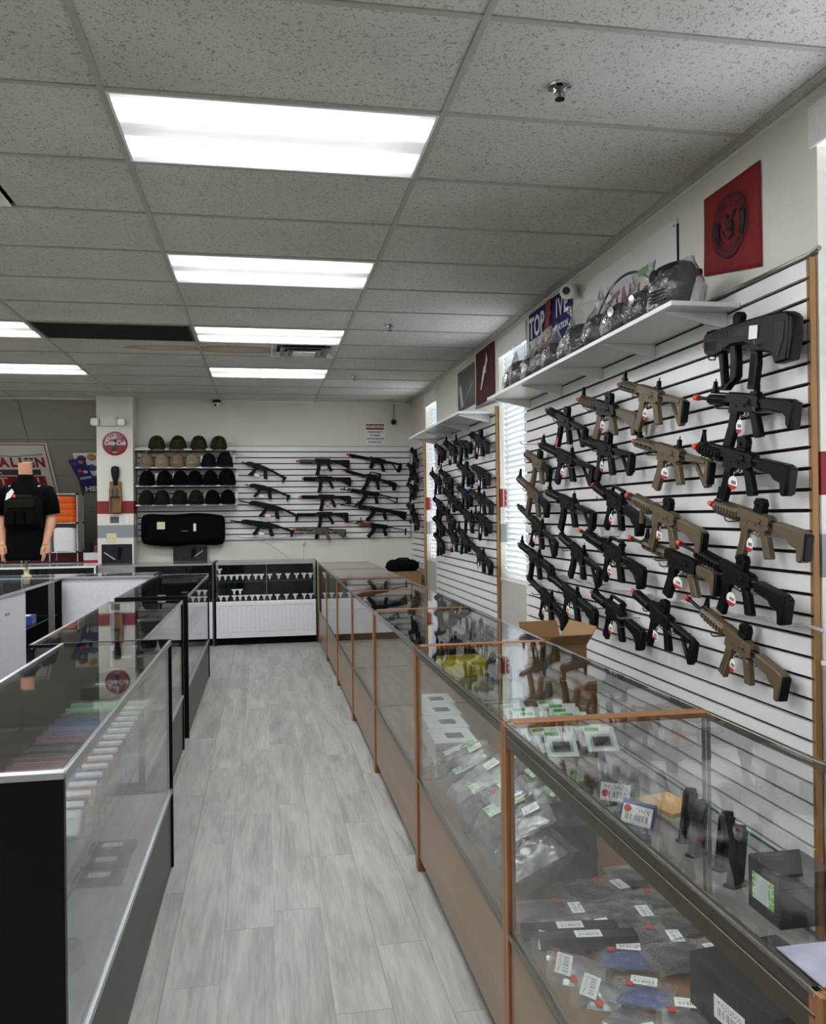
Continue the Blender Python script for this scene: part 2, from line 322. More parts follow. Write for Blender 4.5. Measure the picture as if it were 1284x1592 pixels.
# ================================================================ the room
AX, RY, CX, CY, ZC = -.543, 3.032, 1.2192, .6096, 3.048
WX = 1.97            # face of the right-hand wall
WIN = [(9.40, 10.06), (6.05, 6.81), (1.72, 2.685)]; WZ0, WZ1 = 1.0, 2.97
b = MB(); x0, x1 = WX, WX+.20; ys = [-3.0]
for a, c in sorted(WIN): b.box(x0, x1, ys[-1], a, -.02, 3.3); b.box(x0, x1, a, c, -.02, WZ0); b.box(x0, x1, a, c, WZ1, 3.3); ys.append(c)
b.box(x0, x1, ys[-1], 11.2, -.02, 3.3)
struct(b.obj('wall_right', 'wall_paint', smooth=0), 'cream painted wall with red and grey stripes between the blinds')
struct(MB().box(-1.9, WX, 11.0, 11.15, -.02, 3.3).obj('wall_back', 'plain_paint', smooth=0), 'cream painted wall above the slatwall at the back')
struct(MB().box(-2.01, -1.585, 10.72, 11.15, 0, 3.2).obj('wall_pillar', 'wall_paint', smooth=0), 'square cream pillar with red and grey painted bands')
struct(MB().box(-6.15, -6.0, -3, 13.2, -.02, 3.3).obj('wall_left', 'wall_paint', smooth=0))
struct(MB().box(-6.15, 2.17, -3.15, -3.0, -.02, 3.3).obj('wall_front', 'wall_paint', smooth=0))
struct(MB().box(-6.1, -1.9, 13.0, 13.15, -.02, 1.4).obj('wall_far', 'dark_red_wall', smooth=0))
struct(MB().box(-6.3, 2.4, -3.3, 13.3, -.1, -.006).obj('floor', 'plank', smooth=0), 'grey wood-look plank floor of the aisle')
struct(MB().box(-1.97, -1.86, 11.15, 13.15, -.02, 3.3).obj('wall_bay', 'plain_paint', smooth=0), 'side wall of the sloped ceiling bay')
floor = bpy.data.objects['floor']
PW, PL = .182, 1.22
pm = MB().box(0, PW-.0012, 0, PL-.0012, -.006, 0).mesh('plank', 'plank', smooth=0)
nx = 0
for i in range(-15, 12):
    off = random.uniform(0, PL)
    for j in range(0, 10):
        y = -.6+off+j*PL
        if y > 11.2 or i*PW+PW > WX: continue
        if y+PL > 11.3: continue
        link('plank', pm, floor, (i*PW+.02, y, 0))
# ---- ceiling: slab, tees, lay-in tiles
ceil = struct(MB().box(-6.15, 2.17, -3.15, 11.15, 3.16, 3.3).obj('ceiling', 'plain_paint', smooth=0), 'suspended ceiling of fissured lay-in tiles')
tee = MB().box(-.012, .012, -3.0, 11.0, 0, .02).mesh('main_tee', 'tee_paint', smooth=0)
for k in range(-4, 3): link('main_tee', tee, ceil, (AX+k*CX, 0, ZC))
ct = MB().box(.012, CX-.012, -.012, .012, .0005, .02).mesh('cross_tee', 'tee_paint', smooth=0)
tl = MB().box(.006, CX-.006, .006, CY-.006, .006, .02)
tm = tl.mesh('ceiling_tile', 'tile', smooth=0); tma = tl.mesh('ceiling_tile', 'tile_stain_a', smooth=0)
half = MB().box(.006, .67, .006, CY-.006, .006, .02).mesh('ceiling_tile', 'tile_stain_b', smooth=0)
hv = MB().box(CX/2+.006, CX-.006, .006, CY-.006, .006, .02).mesh('ceiling_tile', 'tile', smooth=0)
edge = MB().box(.006, WX-1.895-.002, .006, CY-.006, .006, .02).mesh('border_tile', 'tile', smooth=0)
LIGHTS = {(0, r) for r in (-6, -3, 0, 3, 6, 9)} | {(-2, r) for r in (-6, -3, 0, 3, 6, 9)} | {(-4, r) for r in (-6, -3, 0, 3, 6, 9)}
for r in range(-9, 13):
    y = RY+r*CY
    for k in range(-5, 2):
        x = AX+k*CX
        if k > -5 or True:
            link('cross_tee', ct, ceil, (x, y, ZC))
            if (k, r) in LIGHTS or (k, r) == (-1, 6): continue
            if (k, r) == (-1, 1): link('ceiling_tile', hv, ceil, (x, y, ZC)); continue
            link('ceiling_tile', half if (k, r) == (0, 7) else tma if (k, r) == (-1, 7) else tm, ceil, (x, y, ZC))
    link('border_tile', edge, ceil, (AX+2*CX, y, ZC))
struct(MB().box(WX-.02, WX, -3, 11, ZC-.003, ZC+.02).obj('trim_1', 'white_metal', smooth=0), 'white metal wall angle where ceiling meets right wall')
struct(MB().box(-2, WX, 10.975, 11, ZC-.003, ZC+.02).obj('trim_2', 'white_metal', smooth=0), 'white metal wall angle where ceiling meets back wall')
# ---- sloped ceiling bay at the far left
sl = struct(thing('ceiling_slope', 'sloped grey tiled ceiling bay behind the mannequin', 'ceiling', (0, 11.0, 3.04), (-PI/4, 0, 0))); del sl['category']
MB().box(-6.0, -1.95, 0, 2.8, .012, .05).obj('backing', 'slope_paint', sl, smooth=0)
for i in range(4):
    for k in range(3):
        x = -2.99-1.2192+k*1.2192-.6
        MB().box(x+.006+.6, min(x+1.2192-.006+.6, -2.0), i*.62+.03, i*.62+.64, 0, .012).obj('ceiling_tile', 'slope_paint', sl, smooth=0)
# ---- fluorescent troffers
def lamp_mat():
    m, nt, b = new_mat('diffuser'); L = nt.links.new
    tc = N(nt, 'ShaderNodeTexCoord'); sx = N(nt, 'ShaderNodeSeparateXYZ'); L(tc.outputs['Object'], sx.inputs[0])
    ab = N(nt, 'ShaderNodeMath', operation='ABSOLUTE'); L(sx.outputs['Y'], ab.inputs[0])
    r = ramp(nt, ab.outputs[0], [(.0, (.020,)*3), (.055, (.026,)*3), (.12, (1,)*3), (.18, (1,)*3), (.25, (.03,)*3)])
    ax = N(nt, 'ShaderNodeMath', operation='ABSOLUTE'); L(sx.outputs['X'], ax.inputs[0])
    rx = ramp(nt, ax.outputs[0], [(.40, (1,)*3), (.60, (.45,)*3)])
    mu = N(nt, 'ShaderNodeMath', operation='MULTIPLY'); L(r.outputs[0], mu.inputs[0]); L(rx.outputs[0], mu.inputs[1])
    m2 = N(nt, 'ShaderNodeMath', operation='MULTIPLY'); m2.inputs[1].default_value = LAMP*2.9; L(mu.outputs[0], m2.inputs[0])
    b.inputs['Base Color'].default_value = (.8, .82, .85, 1); b.inputs['Emission Color'].default_value = (.94, .975, 1, 1); L(m2.outputs[0], b.inputs['Emission Strength']); b.inputs['Roughness'].default_value = .5
lamp_mat()
lf = MB(); hx, hy = CX/2-.012, CY/2-.012
for s in (-1, 1):
    lf.box(-hx, hx, s*hy-.011*(s > 0), s*hy+.011*(s < 0), -.002, .05); lf.box(s*hx-.011*(s > 0), s*hx+.011*(s < 0), -hy, hy, -.002, .05)
lf.box(-hx, hx, -hy, hy, .05, .055)
lfm = lf.mesh('troffer_frame', 'white_metal', smooth=0); ldm = MB().box(-hx+.009, hx-.009, -hy+.009, hy-.009, .003, .006).mesh('diffuser', 'diffuser', smooth=0)
LN = {(0, 0): 'nearest fluorescent ceiling light over the aisle', (0, 3): 'second fluorescent ceiling light along the aisle', (0, 6): 'third fluorescent ceiling light, beside the air vent', (0, 9): 'farthest fluorescent ceiling light over the aisle',
      (-2, 6): 'fluorescent ceiling light at the left edge beside the dark grille', (-2, 9): 'farther fluorescent ceiling light at the left edge near the pillar'}
for k, r in sorted(LIGHTS):
    t = thing('ceiling_light', LN.get((k, r), 'fluorescent ceiling light %s, %s' % ({0: 'over the aisle behind the camera', -2: 'over the left island', -4: 'near the left wall'}[k], {-6: 'rearmost of its line', -3: 'second of its line', 0: 'third of its line', 3: 'fourth of its line', 6: 'fifth of its line', 9: 'last of its line'}[r])), 'ceiling light', (AX+(k+.5)*CX, RY+(r+.5)*CY, ZC), group='fluorescent troffers')
    link('frame', lfm, t); link('diffuser', ldm, t)
# ---- return grille, supply diffusers, sprinklers
t = thing('return_grille', 'dark slatted return air grille in the ceiling', 'air grille', (AX-CX/2, RY+6.5*CY, ZC))
g = MB(); hx2, hy2 = CX/2-.013, CY/2-.013
for s in (-1, 1): g.box(-hx2, hx2, s*hy2-.02*(s > 0), s*hy2+.02*(s < 0), 0, .02); g.box(s*hx2-.02*(s > 0), s*hx2+.02*(s < 0), -hy2, hy2, 0, .02)
g.obj('frame', 'dark_panel', t, smooth=0); MB().box(-hx2, hx2, -hy2, hy2, .05, .06).obj('backing', 'black_matte', t, smooth=0)
lv = MB().box(-hx2+.02, hx2-.02, -.010, .010, -.001, .001).mesh('louvre', 'dark_panel', smooth=0)
for i in range(26): link('louvre', lv, t, (0, -hy2+.03+i*.0212, .012), (.7, 0, 0))
def diffuser(x, y, label):
    t = thing('air_vent', label, 'air vent', (x, y, ZC)); h = CY/2-.012
    b = MB().box(-h, h, -h, h, .06, .065); b.obj('backing', 'dark_panel', t, smooth=0)
    for i, (a, z) in enumerate(((h, 0), (h*.74, -.012), (h*.5, -.02))):
        b = MB(); w = .052
        for s in (-1, 1):
            b.add([(-a, s*a, z), (a, s*a, z), (a-w, s*(a-w), z+.04), (-a+w, s*(a-w), z+.04)], [(0, 1, 2, 3)]); b.add([(s*a, -a, z), (s*a, a, z), (s*(a-w), a-w, z+.04), (s*(a-w), -a+w, z+.04)], [(0, 1, 2, 3)])
        o = b.obj('cone', 'steel' if i else 'white_metal', t, smooth=0); sm = o.modifiers.new('th', 'SOLIDIFY'); sm.thickness = .003
    MB().box(-.1, .1, -.1, .1, -.028, -.02).obj('centre_plate', 'white_metal', t)
diffuser(.676-CY/2, RY+7.5*CY, 'square metal ceiling air vent beside the third aisle light')
diffuser(AX-CX+CY/2, RY+1.5*CY, 'square air vent in the near ceiling at the left edge')
def sprinkler(x, y, label):
    t = thing('sprinkler', label, 'sprinkler', (x, y, ZC+.004), group='ceiling sprinklers')
    MB().lathe([(.042, 0), (.040, -.006), (.026, -.010), (.02, -.002)], 20).obj('escutcheon', 'chrome', t)
    MB().lathe([(.013, 0), (.013, -.02), (.006, -.024), (.006, -.04)], 10).obj('body', 'steel', t)
    b = MB()
    for s in (-1, 1): b.tube([(s*.012, 0, -.016), (s*.018, 0, -.028), (s*.004, 0, -.045)], .003, 6)
    b.obj('frame_arm', 'steel', t); MB().lathe([(.018, -.047), (.018, -.045)], 12).obj('deflector', 'black_plastic', t)
sprinkler(1.037, 2.778, 'nearest chrome ceiling sprinkler'); sprinkler(.991, 6.484, 'middle ceiling sprinkler beyond the second light'); sprinkler(.971, 8.905, 'farthest small ceiling sprinkler')

# ---- windows with venetian blinds
m_, nt_, b_ = new_mat('blind_slat'); nt_.nodes.remove(b_); _o = nt_.nodes['Material Output']
_d = N(nt_, 'ShaderNodeBsdfDiffuse'); _d.inputs[0].default_value = (.66, .67, .68, 1); _t = N(nt_, 'ShaderNodeBsdfTranslucent'); _t.inputs[0].default_value = (.80, .81, .82, 1)
_x = N(nt_, 'ShaderNodeMixShader'); _x.inputs[0].default_value = .10; nt_.links.new(_d.outputs[0], _x.inputs[1]); nt_.links.new(_t.outputs[0], _x.inputs[2]); nt_.links.new(_x.outputs[0], _o.inputs[0])
BL = ['narrow white venetian blind in the farthest window', 'white venetian blind in the window between the two rifle boards', 'white venetian blind at the right edge of the photo']
for i, (a, c) in enumerate(WIN):
    w = struct(thing('window_%d' % (i+1), 'daylit window behind a white blind', 'window', (WX, a, WZ0))); del w['category']
    L_ = c-a; H_ = WZ1-WZ0; b = MB()
    for y0, y1, z0, z1 in ((0, .05, 0, H_), (L_-.05, L_, 0, H_), (.05, L_-.05, 0, .05), (.05, L_-.05, H_-.05, H_), (.05, L_-.05, H_/2-.02, H_/2+.02)): b.box(.13, .18, y0, y1, z0, z1)
    b.obj('window_frame', 'white_metal', w, bevel=.004); MB().box(.15, .156, .05, L_-.05, .05, H_-.05).obj('window_pane', 'window_glass', w, smooth=0)
    MB().box(-.012, .13, .001, L_-.001, .0, .015).obj('window_sill', 'white_metal', w, smooth=0)
    t = thing('window_blind', BL[i], 'window blind', (WX+.05, a+.006, WZ0+.02))
    LL = L_-.012; sm = MB().add([(-.025, 0, 0), (-.025, LL, 0), (0, LL, .003), (0, 0, .003), (.025, 0, 0), (.025, LL, 0)], [(0, 1, 2, 3), (3, 2, 5, 4)]).mesh('slat', 'blind_slat', smooth=60)
    n = int((H_-.12)/.046)
    for q in range(n): link('slat', sm, t, (0, 0, .03+q*.046), (0, 1.08, 0))
    MB().box(-.028, .028, 0, LL, 0, .016).obj('bottom_rail', 'white_metal', t, bevel=.003)
    MB().box(-.03, .03, 0, LL, H_-.07, H_-.012).obj('head_rail', 'white_metal', t)
    MB().box(-.070, -.054, -.03, LL+.03, H_-.13, H_+.02).obj('valance', 'white_metal', t, bevel=.004)
    for s in ((.15, .85) if L_ < .8 else (.1, .5, .9)): MB().tube([(-.027, LL*s, .01), (-.027, LL*s, H_-.05)], .0018, 5).obj('ladder_cord', 'cable', t)
    if i == 1: MB().tube([(-.034, LL*.95, H_-.06), (-.034, LL*.95, .45)], .004, 6).obj('tilt_wand', 'clear_plastic', t)

# ---- slatwall boards: MDF backing with dark grooves, every slat its own piece
def slatwall(name, label, p0, L, z0, z1, axis, near_edge=False):
    """p0: corner on the wall; axis 'y': runs along +Y on the right wall; 'x': along +X on the back wall"""
    t = thing(name, label, 'slatwall', p0, (0, 0, PI/2) if axis == 'y' else (0, 0, 0))
    # local: x along the board, y out of the wall is -y for 'x' and +y for 'y'
    s = 1 if axis == 'y' else -1
    y = lambda a, c: (min(s*a, s*c), max(s*a, s*c))
    MB().box(0, L, *y(.004, .012), z0, z1).obj('backing', 'groove', t, smooth=0)
    n = round((z1-z0)/.0762); h = (z1-z0)/n
    b = MB().box(0, L, *y(.012, .032), .007, h-.007); b.box(.0, .008, *y(.012, .0325), .004, h-.004, 1) if near_edge else None
    me = b.mesh('slat', ['white_board', 'board_edge'], smooth=0)
    for k in range(n): link('slat', me, t, (0, 0, z0+k*h))
    if near_edge: MB().box(-.009, -.001, *y(.005, .030), z0, z1).obj('edge_strip', 'board_edge', t, bevel=.002)
    return t
SWX = WX-.034     # slat face of the right wall boards (x = 1.936)
slatwall('slatwall_board', 'near white slatwall board carrying five columns of rifles', (WX, 2.70, 0), 3.33, .03, 2.468, 'y', True)
slatwall('slatwall_board', 'middle white slatwall board between two windows', (WX, 6.83, 0), 2.55, .03, 2.468, 'y', True)
slatwall('slatwall_board', 'narrow white slatwall board in the far right corner', (WX, 10.08, 0), .88, .03, 2.468, 'y', True)
slatwall('slatwall_board', 'white slatwall panel behind the cap shelves', (-1.575, 11.0, 0), 1.195, 1.25, 2.468, 'x')
slatwall('slatwall_board', 'white slatwall panel behind the left back-wall rifles', (-.378, 11.0, 0), 1.10, 1.25, 2.468, 'x')
slatwall('slatwall_board', 'white slatwall panel behind the right back-wall rifles', (.724, 11.0, 0), 1.20, 1.25, 2.468, 'x')
# ================================================================ glass showcases
# local frame: x along the length, y = 0 customer glass -> y = D staff side, z up
def slab(name, parent, x0, x1, y0, y1, z0, z1, edge=True):
    """glass sheet whose narrow sides show the green edge"""
    d = (x1-x0, y1-y0, z1-z0); th = d.index(min(d)); b = MB(); b.box(x0, x1, y0, y1, z0, z1)
    ax = [(2, 2), (2, 2), (1, 1), (0, 0), (1, 1), (0, 0)]
    norm = [2, 2, 1, 0, 1, 0]
    b.m = [0 if norm[i] == th else 1 for i in range(6)]
    return b.obj(name, ['glass', 'glass_edge'] if edge else ['glass', 'glass'], parent, smooth=0)
def showcase(label, loc, rz, L, D=.52, H=1.0, gz=.36, frame='aluminium', base='dark_panel', endm='black_laminate', ends=('solid', 'post'), kick=.0, kickm='black_matte',
             rail=.022, deck='grey_deck', back='doors', backm='white_laminate', shelf=(), top_rails=True, low_rail=None, mull=(), group='glass showcases', post=.024, doors_open=0, grooves=0):
    t = thing('glass_showcase', label, 'showcase', loc, (0, 0, rz), group); g = .006; p = post
    MB().box(p, L-p, .006, .024, kick, gz).obj('base_panel', base, t, bevel=.0015)
    if kick: MB().box(.01, L-.01, .05, .07, 0, kick).obj('toe_kick', kickm, t, smooth=0)
    if grooves:
        b = MB()
        for k in range(grooves): x = .06+(L-.12)*k/(grooves-1); b.box(x, x+(L-.12)/(grooves-1)-.006, .0, .008, kick+.07, gz-.05)
        b.box(.02, L-.02, -.004, .008, gz-.045, gz-.01); b.box(.02, L-.02, -.004, .008, kick, kick+.065)
        b.box(.02, .055, -.004, .008, kick+.065, gz-.045); b.box(L-.055, L-.02, -.004, .008, kick+.065, gz-.045); b.obj('bead_board', base, t, bevel=.001)
    MB().box(p, L-p, .024, D-.02, gz-.03, gz-.012).obj('deck', deck, t, smooth=0)
    MB().box(p, L-p, .05, D-.03, max(kick, .02), gz-.03).obj('carcass', base if back != 'open' else 'black_laminate', t, smooth=0)
    # customer glass, top glass
    slab('front_glass', t, p*.6, L-p*.6, .004, .004+g, gz, H-.012, False)
    slab('top_glass', t, .004, L-.004, .004, D-.004, H-.008, H)
    lr = low_rail or frame
    MB().box(p, L-p, -.002, .014, gz-.012, gz+.006).obj('sill_rail', lr, t, bevel=.001)
    for x in mull: MB().box(x-.003, x+.003, .0, .012, gz, H-.012).obj('glass_joint', 'steel', t, smooth=0)
    MB().box(p*.5, L-p*.5, -.002, .010, H-rail-.008, H-.001).obj('front_rail', frame, t, bevel=.0015)
    if rail > .025: MB().box(p*.5, L-p*.5, -.0045, -.002, H-.007, H-.002).obj('rail_sheen_strip', 'chrome', t, bevel=.0008); MB().box(p*.5, L-p*.5, -.0045, -.002, H-rail*.62, H-rail*.5).obj('rail_sheen_strip', 'bronze', t, bevel=.0015)  # added strips imitate the highlight line and bronze streak along the rail
    if top_rails:
        MB().box(p*.5, L-p*.5, D-.016, D, H-.02, H+.001).obj('back_rail', frame, t, bevel=.0015)
    for i, (x0, x1, kind) in enumerate(((0, p, ends[0]), (L-p, L, ends[1]))):
        if kind == 'solid':
            MB().box(x0, x1, 0, D, 0, H-.012).obj('end_panel', endm, t, bevel=.0015)
            MB().box(x0-.001, x1+.001, 0, D, H-.013, H+.002).obj('end_rail', frame, t, bevel=.001)
        elif kind == 'bar':            # full black surround
            b = MB().box(x0, x1, -.004, .03, 0, H+.002); b.box(x0, x1, .03, D, H-.028, H+.002); b.box(x0, x1, D-.03, D, 0, H-.028); b.box(x0, x1, .03, D-.03, 0, gz)
            b.obj('end_frame', endm, t, bevel=.001); slab('end_glass', t, (x0+x1)/2-.003, (x0+x1)/2+.003, .03, D-.03, gz, H-.028, False)
        else:
            MB().box(x0, x1, -.003, .022, 0, H-.001).obj('post', endm, t, bevel=.0015)
            MB().box(x0+.009, x1-.009, D-.010, D, 0, H-.009).obj('post', 'steel' if endm == 'oak_edge' else endm, t, bevel=.0015)
            MB().box(x0, x1, .022, D-.022, 0, gz).obj('end_panel', endm if kind == 'post' else base, t, smooth=0)
            MB().box(x0, x1, .022, D-.002, H-.014, H+.001).obj('end_rail', endm if kind == 'post' else frame, t, bevel=.001)
    # staff side
    if back == 'doors':
        for i, (a, c) in enumerate(((p, L*.5+.02), (L*.5-.02, L-p))):
            if doors_open and i == 0: a, c = 1.13, 2.2
            d = MB().box(a, c, D-.03+.01*i, D-.022+.01*i, .06 if not kick else kick, H-.022).obj('sliding_door', backm, t, bevel=.001)
            MB().box((c-.13) if i == 0 else (a+.02), (c-.02) if i == 0 else (a+.13), D-.024+.01*i, D-.018+.01*i, H-.16, H-.145).obj('finger_pull', 'steel', d)
    for k, (z, a, c) in enumerate(shelf):
        slab('glass_shelf', t, p+.004, L-p-.004, a, c, z-.008, z)
    return t
# right-hand row, oak framed (front x = .645, z top .98)
RX, RD, RH, RGZ = .645, .61, .98, .405
RJ = [.885, 2.224, 3.60, 5.02, 6.31, 7.63, 8.95, 10.27]
RN = ['nearest oak showcase of parts bags at the right front', 'second oak showcase, full of clear bagged goods', 'third oak showcase holding white boxes', 'fourth oak showcase along the aisle', 'fifth oak showcase along the aisle', 'sixth oak showcase, before the far corner', 'last oak showcase meeting the back counter']
rc = []
for i in range(7):
    rc.append(showcase(RN[i], (RX, RJ[i+1], 0), -PI/2, RJ[i+1]-RJ[i]-.001, RD, RH, RGZ, 'bronze' if i < 2 else 'steel', 'oak_panel', 'oak_edge', ('post', 'post'), .06, 'black_matte', .055 if i < 1 else .03 if i < 2 else .014, 'oak_deck',
        'open', shelf=[(.72, .27, .59)] if i == 0 else [(.72, .25, .59)], low_rail='bronze', group='oak showcases on the right', post=.026 if i < 3 else .022))
# left-hand row, black framed
lc = [showcase('nearest black showcase with rows of bagged cards, left front', (-.428, 1.885, 0), PI/2-.006, 1.98, .465, 1.012, .345, 'aluminium', 'dark_panel', 'black_laminate', ('solid', 'post'), 0, shelf=[(.70, .02, .44)], rail=.016, backm='case_back', group='black showcases on the left', post=.022),
      showcase('second black showcase on the left, reflecting the pillar', (-.545, 3.91, 0), PI/2, 1.88, .485, 1.0, .36, 'aluminium', 'dark_panel', 'black_laminate', ('post', 'post'), 0, shelf=[(.68, .02, .46)], rail=.014, group='black showcases on the left', backm='case_back'),
      showcase('third black showcase on the left with thick black end frame', (-.54, 6.06, 0), PI/2, 2.30, .49, 1.0, .36, 'aluminium', 'dark_panel', 'black_laminate', ('bar', 'post'), 0, shelf=[(.68, .02, .46)], rail=.014, group='black showcases on the left', backm='black_laminate')]
cross = showcase('white-doored showcase crossing between the left rows', (-1.04, 8.86, 0), PI, 1.95, .50, 1.0, .36, 'aluminium', 'dark_panel', 'black_laminate', ('post', 'post'), 0, group='black showcases on the left', backm='white_laminate', deck='white_laminate')
l0 = showcase('showcase at the left edge with white sliding door and open black end', (-2.40, 8.30, 0), -PI/2, 3.2, .52, 1.0, .36, 'aluminium', 'dark_panel', 'black_laminate', ('solid', 'post'), 0, group='black showcases on the left', backm='white_laminate', deck='black_laminate', doors_open=1, shelf=[(.66, .02, .48)])
MB().box(.03, 1.3, .014, .03, .35, .985).obj('liner', 'black_laminate', l0, smooth=0); MB().box(.03, 1.13, .49, .508, .02, .36).obj('lower_panel', 'black_laminate', l0, smooth=0); MB().box(.20, .215, .45, .50, .02, .98).obj('divider', 'steel', l0, smooth=0)
# back counter, white bead board
BY = 10.30
bc = [showcase('white bead-board showcase of small white cards along the back', (-.60, BY, 0), 0, 1.235, .58, 1.0, .525, 'aluminium', 'white_laminate', 'black_laminate', ('post', 'post'), .09, backm='black_laminate', deck='black_laminate', shelf=[(.765, .1, .54)], low_rail='white_metal', mull=(.62,), grooves=22, group='bead-board showcases', post=.02, rail=.02),
      showcase('bead-board showcase below the rifle bag', (-1.95, BY, 0), 0, 1.345, .58, 1.0, .525, 'aluminium', 'white_laminate', 'bronze', ('post', 'post'), .09, backm='black_laminate', deck='black_laminate', shelf=[(.765, .1, .54)], low_rail='white_metal', grooves=24, group='bead-board showcases', post=.02, rail=.016),
      showcase('bead-board showcase at the back behind the mannequin', (-3.5, BY, 0), 0, 1.545, .58, 1.0, .525, 'white_metal', 'white_laminate', 'white_metal', ('post', 'post'), .09, backm='black_laminate', deck='black_laminate', shelf=[(.80, .1, .54)], low_rail='white_metal', mull=(.77,), grooves=26, group='bead-board showcases', post=.02, rail=.016)]
# ================================================================ toy-market replica rifles
# local frame: +x towards the muzzle, z up, +y the side seen from the shop; bore axis z = 0
GUN_CACHE = {}
def gpart(t, key, name, build, m, bevel=.0016, smooth=35):
    k = (key, name, m if isinstance(m, str) else tuple(m))
    if k not in GUN_CACHE:
        b = MB(); build(b); GUN_CACHE[k] = b.mesh(name, m, bevel, 1, smooth)
    return link(name, GUN_CACHE[k], t)
def teeth(b, x0, x1, z, w=.021, m=0, h=.004):
    b.box(x0, x1, -w/2*.8, w/2*.8, z-.003, z+.001, m); n = max(2, int((x1-x0)/.0105))
    for i in range(n): x = x0+(x1-x0)*(i+.2)/n; b.box(x, x+(x1-x0)/n*.55, -w/2, w/2, z+.001, z+.001+h, m)
STOCKS = {
 'crane': ([[(-.13, .024), (-.285, .026), (-.305, .018), (-.31, -.082), (-.298, -.098), (-.280, -.098), (-.270, -.05), (-.235, -.045), (-.215, -.028), (-.13, -.022)]], -.31),
 'ctr': ([[(-.14, .022), (-.285, .024), (-.285, -.0), (-.22, -.006), (-.14, -.018)], [(-.282, .026), (-.308, .022), (-.312, -.10), (-.285, -.112), (-.270, -.075)], [(-.19, -.010), (-.212, -.010), (-.292, -.100), (-.275, -.108)]], -.312),
 'round': ([[(-.12, .026), (-.27, .028), (-.295, .018), (-.302, -.01), (-.296, -.075), (-.282, -.088), (-.268, -.075), (-.262, -.04), (-.24, -.028), (-.12, -.02)]], -.302),
 'moe': ([[(-.13, .022), (-.29, .026), (-.302, .0), (-.296, -.10), (-.268, -.108), (-.258, -.045), (-.13, -.02)], [(-.19, -.018), (-.205, -.018), (-.272, -.09), (-.262, -.098)]], -.302),
 'fixed': ([[(-.10, .02), (-.33, .024), (-.34, .018), (-.34, -.105), (-.332, -.11), (-.23, -.045), (-.10, -.02)]], -.34),
 'short': ([[(-.11, .022), (-.20, .024), (-.222, .012), (-.226, -.085), (-.205, -.095), (-.19, -.035), (-.11, -.018)]], -.226),
 'folded': ([[(-.10, .016), (-.125, .018), (-.14, -.01), (-.12, -.075), (-.10, -.07), (-.112, -.02)]], -.14),
 'skeleton': ([[(-.10, .012), (-.35, -.012), (-.35, -.028), (-.10, -.004)], [(-.335, -.012), (-.35, -.012), (-.345, -.095), (-.33, -.09)], [(-.12, -.004), (-.135, -.008), (-.345, -.095), (-.335, -.075)]], -.35),
 'thin': ([[(-.10, .008), (-.33, -.004), (-.33, -.016), (-.10, -.008)], [(-.33, .014), (-.35, .014), (-.352, -.085), (-.335, -.09)]], -.352),
 'none': ([[(-.10, .016), (-.118, .016), (-.118, -.012), (-.10, -.016)]], -.118)}
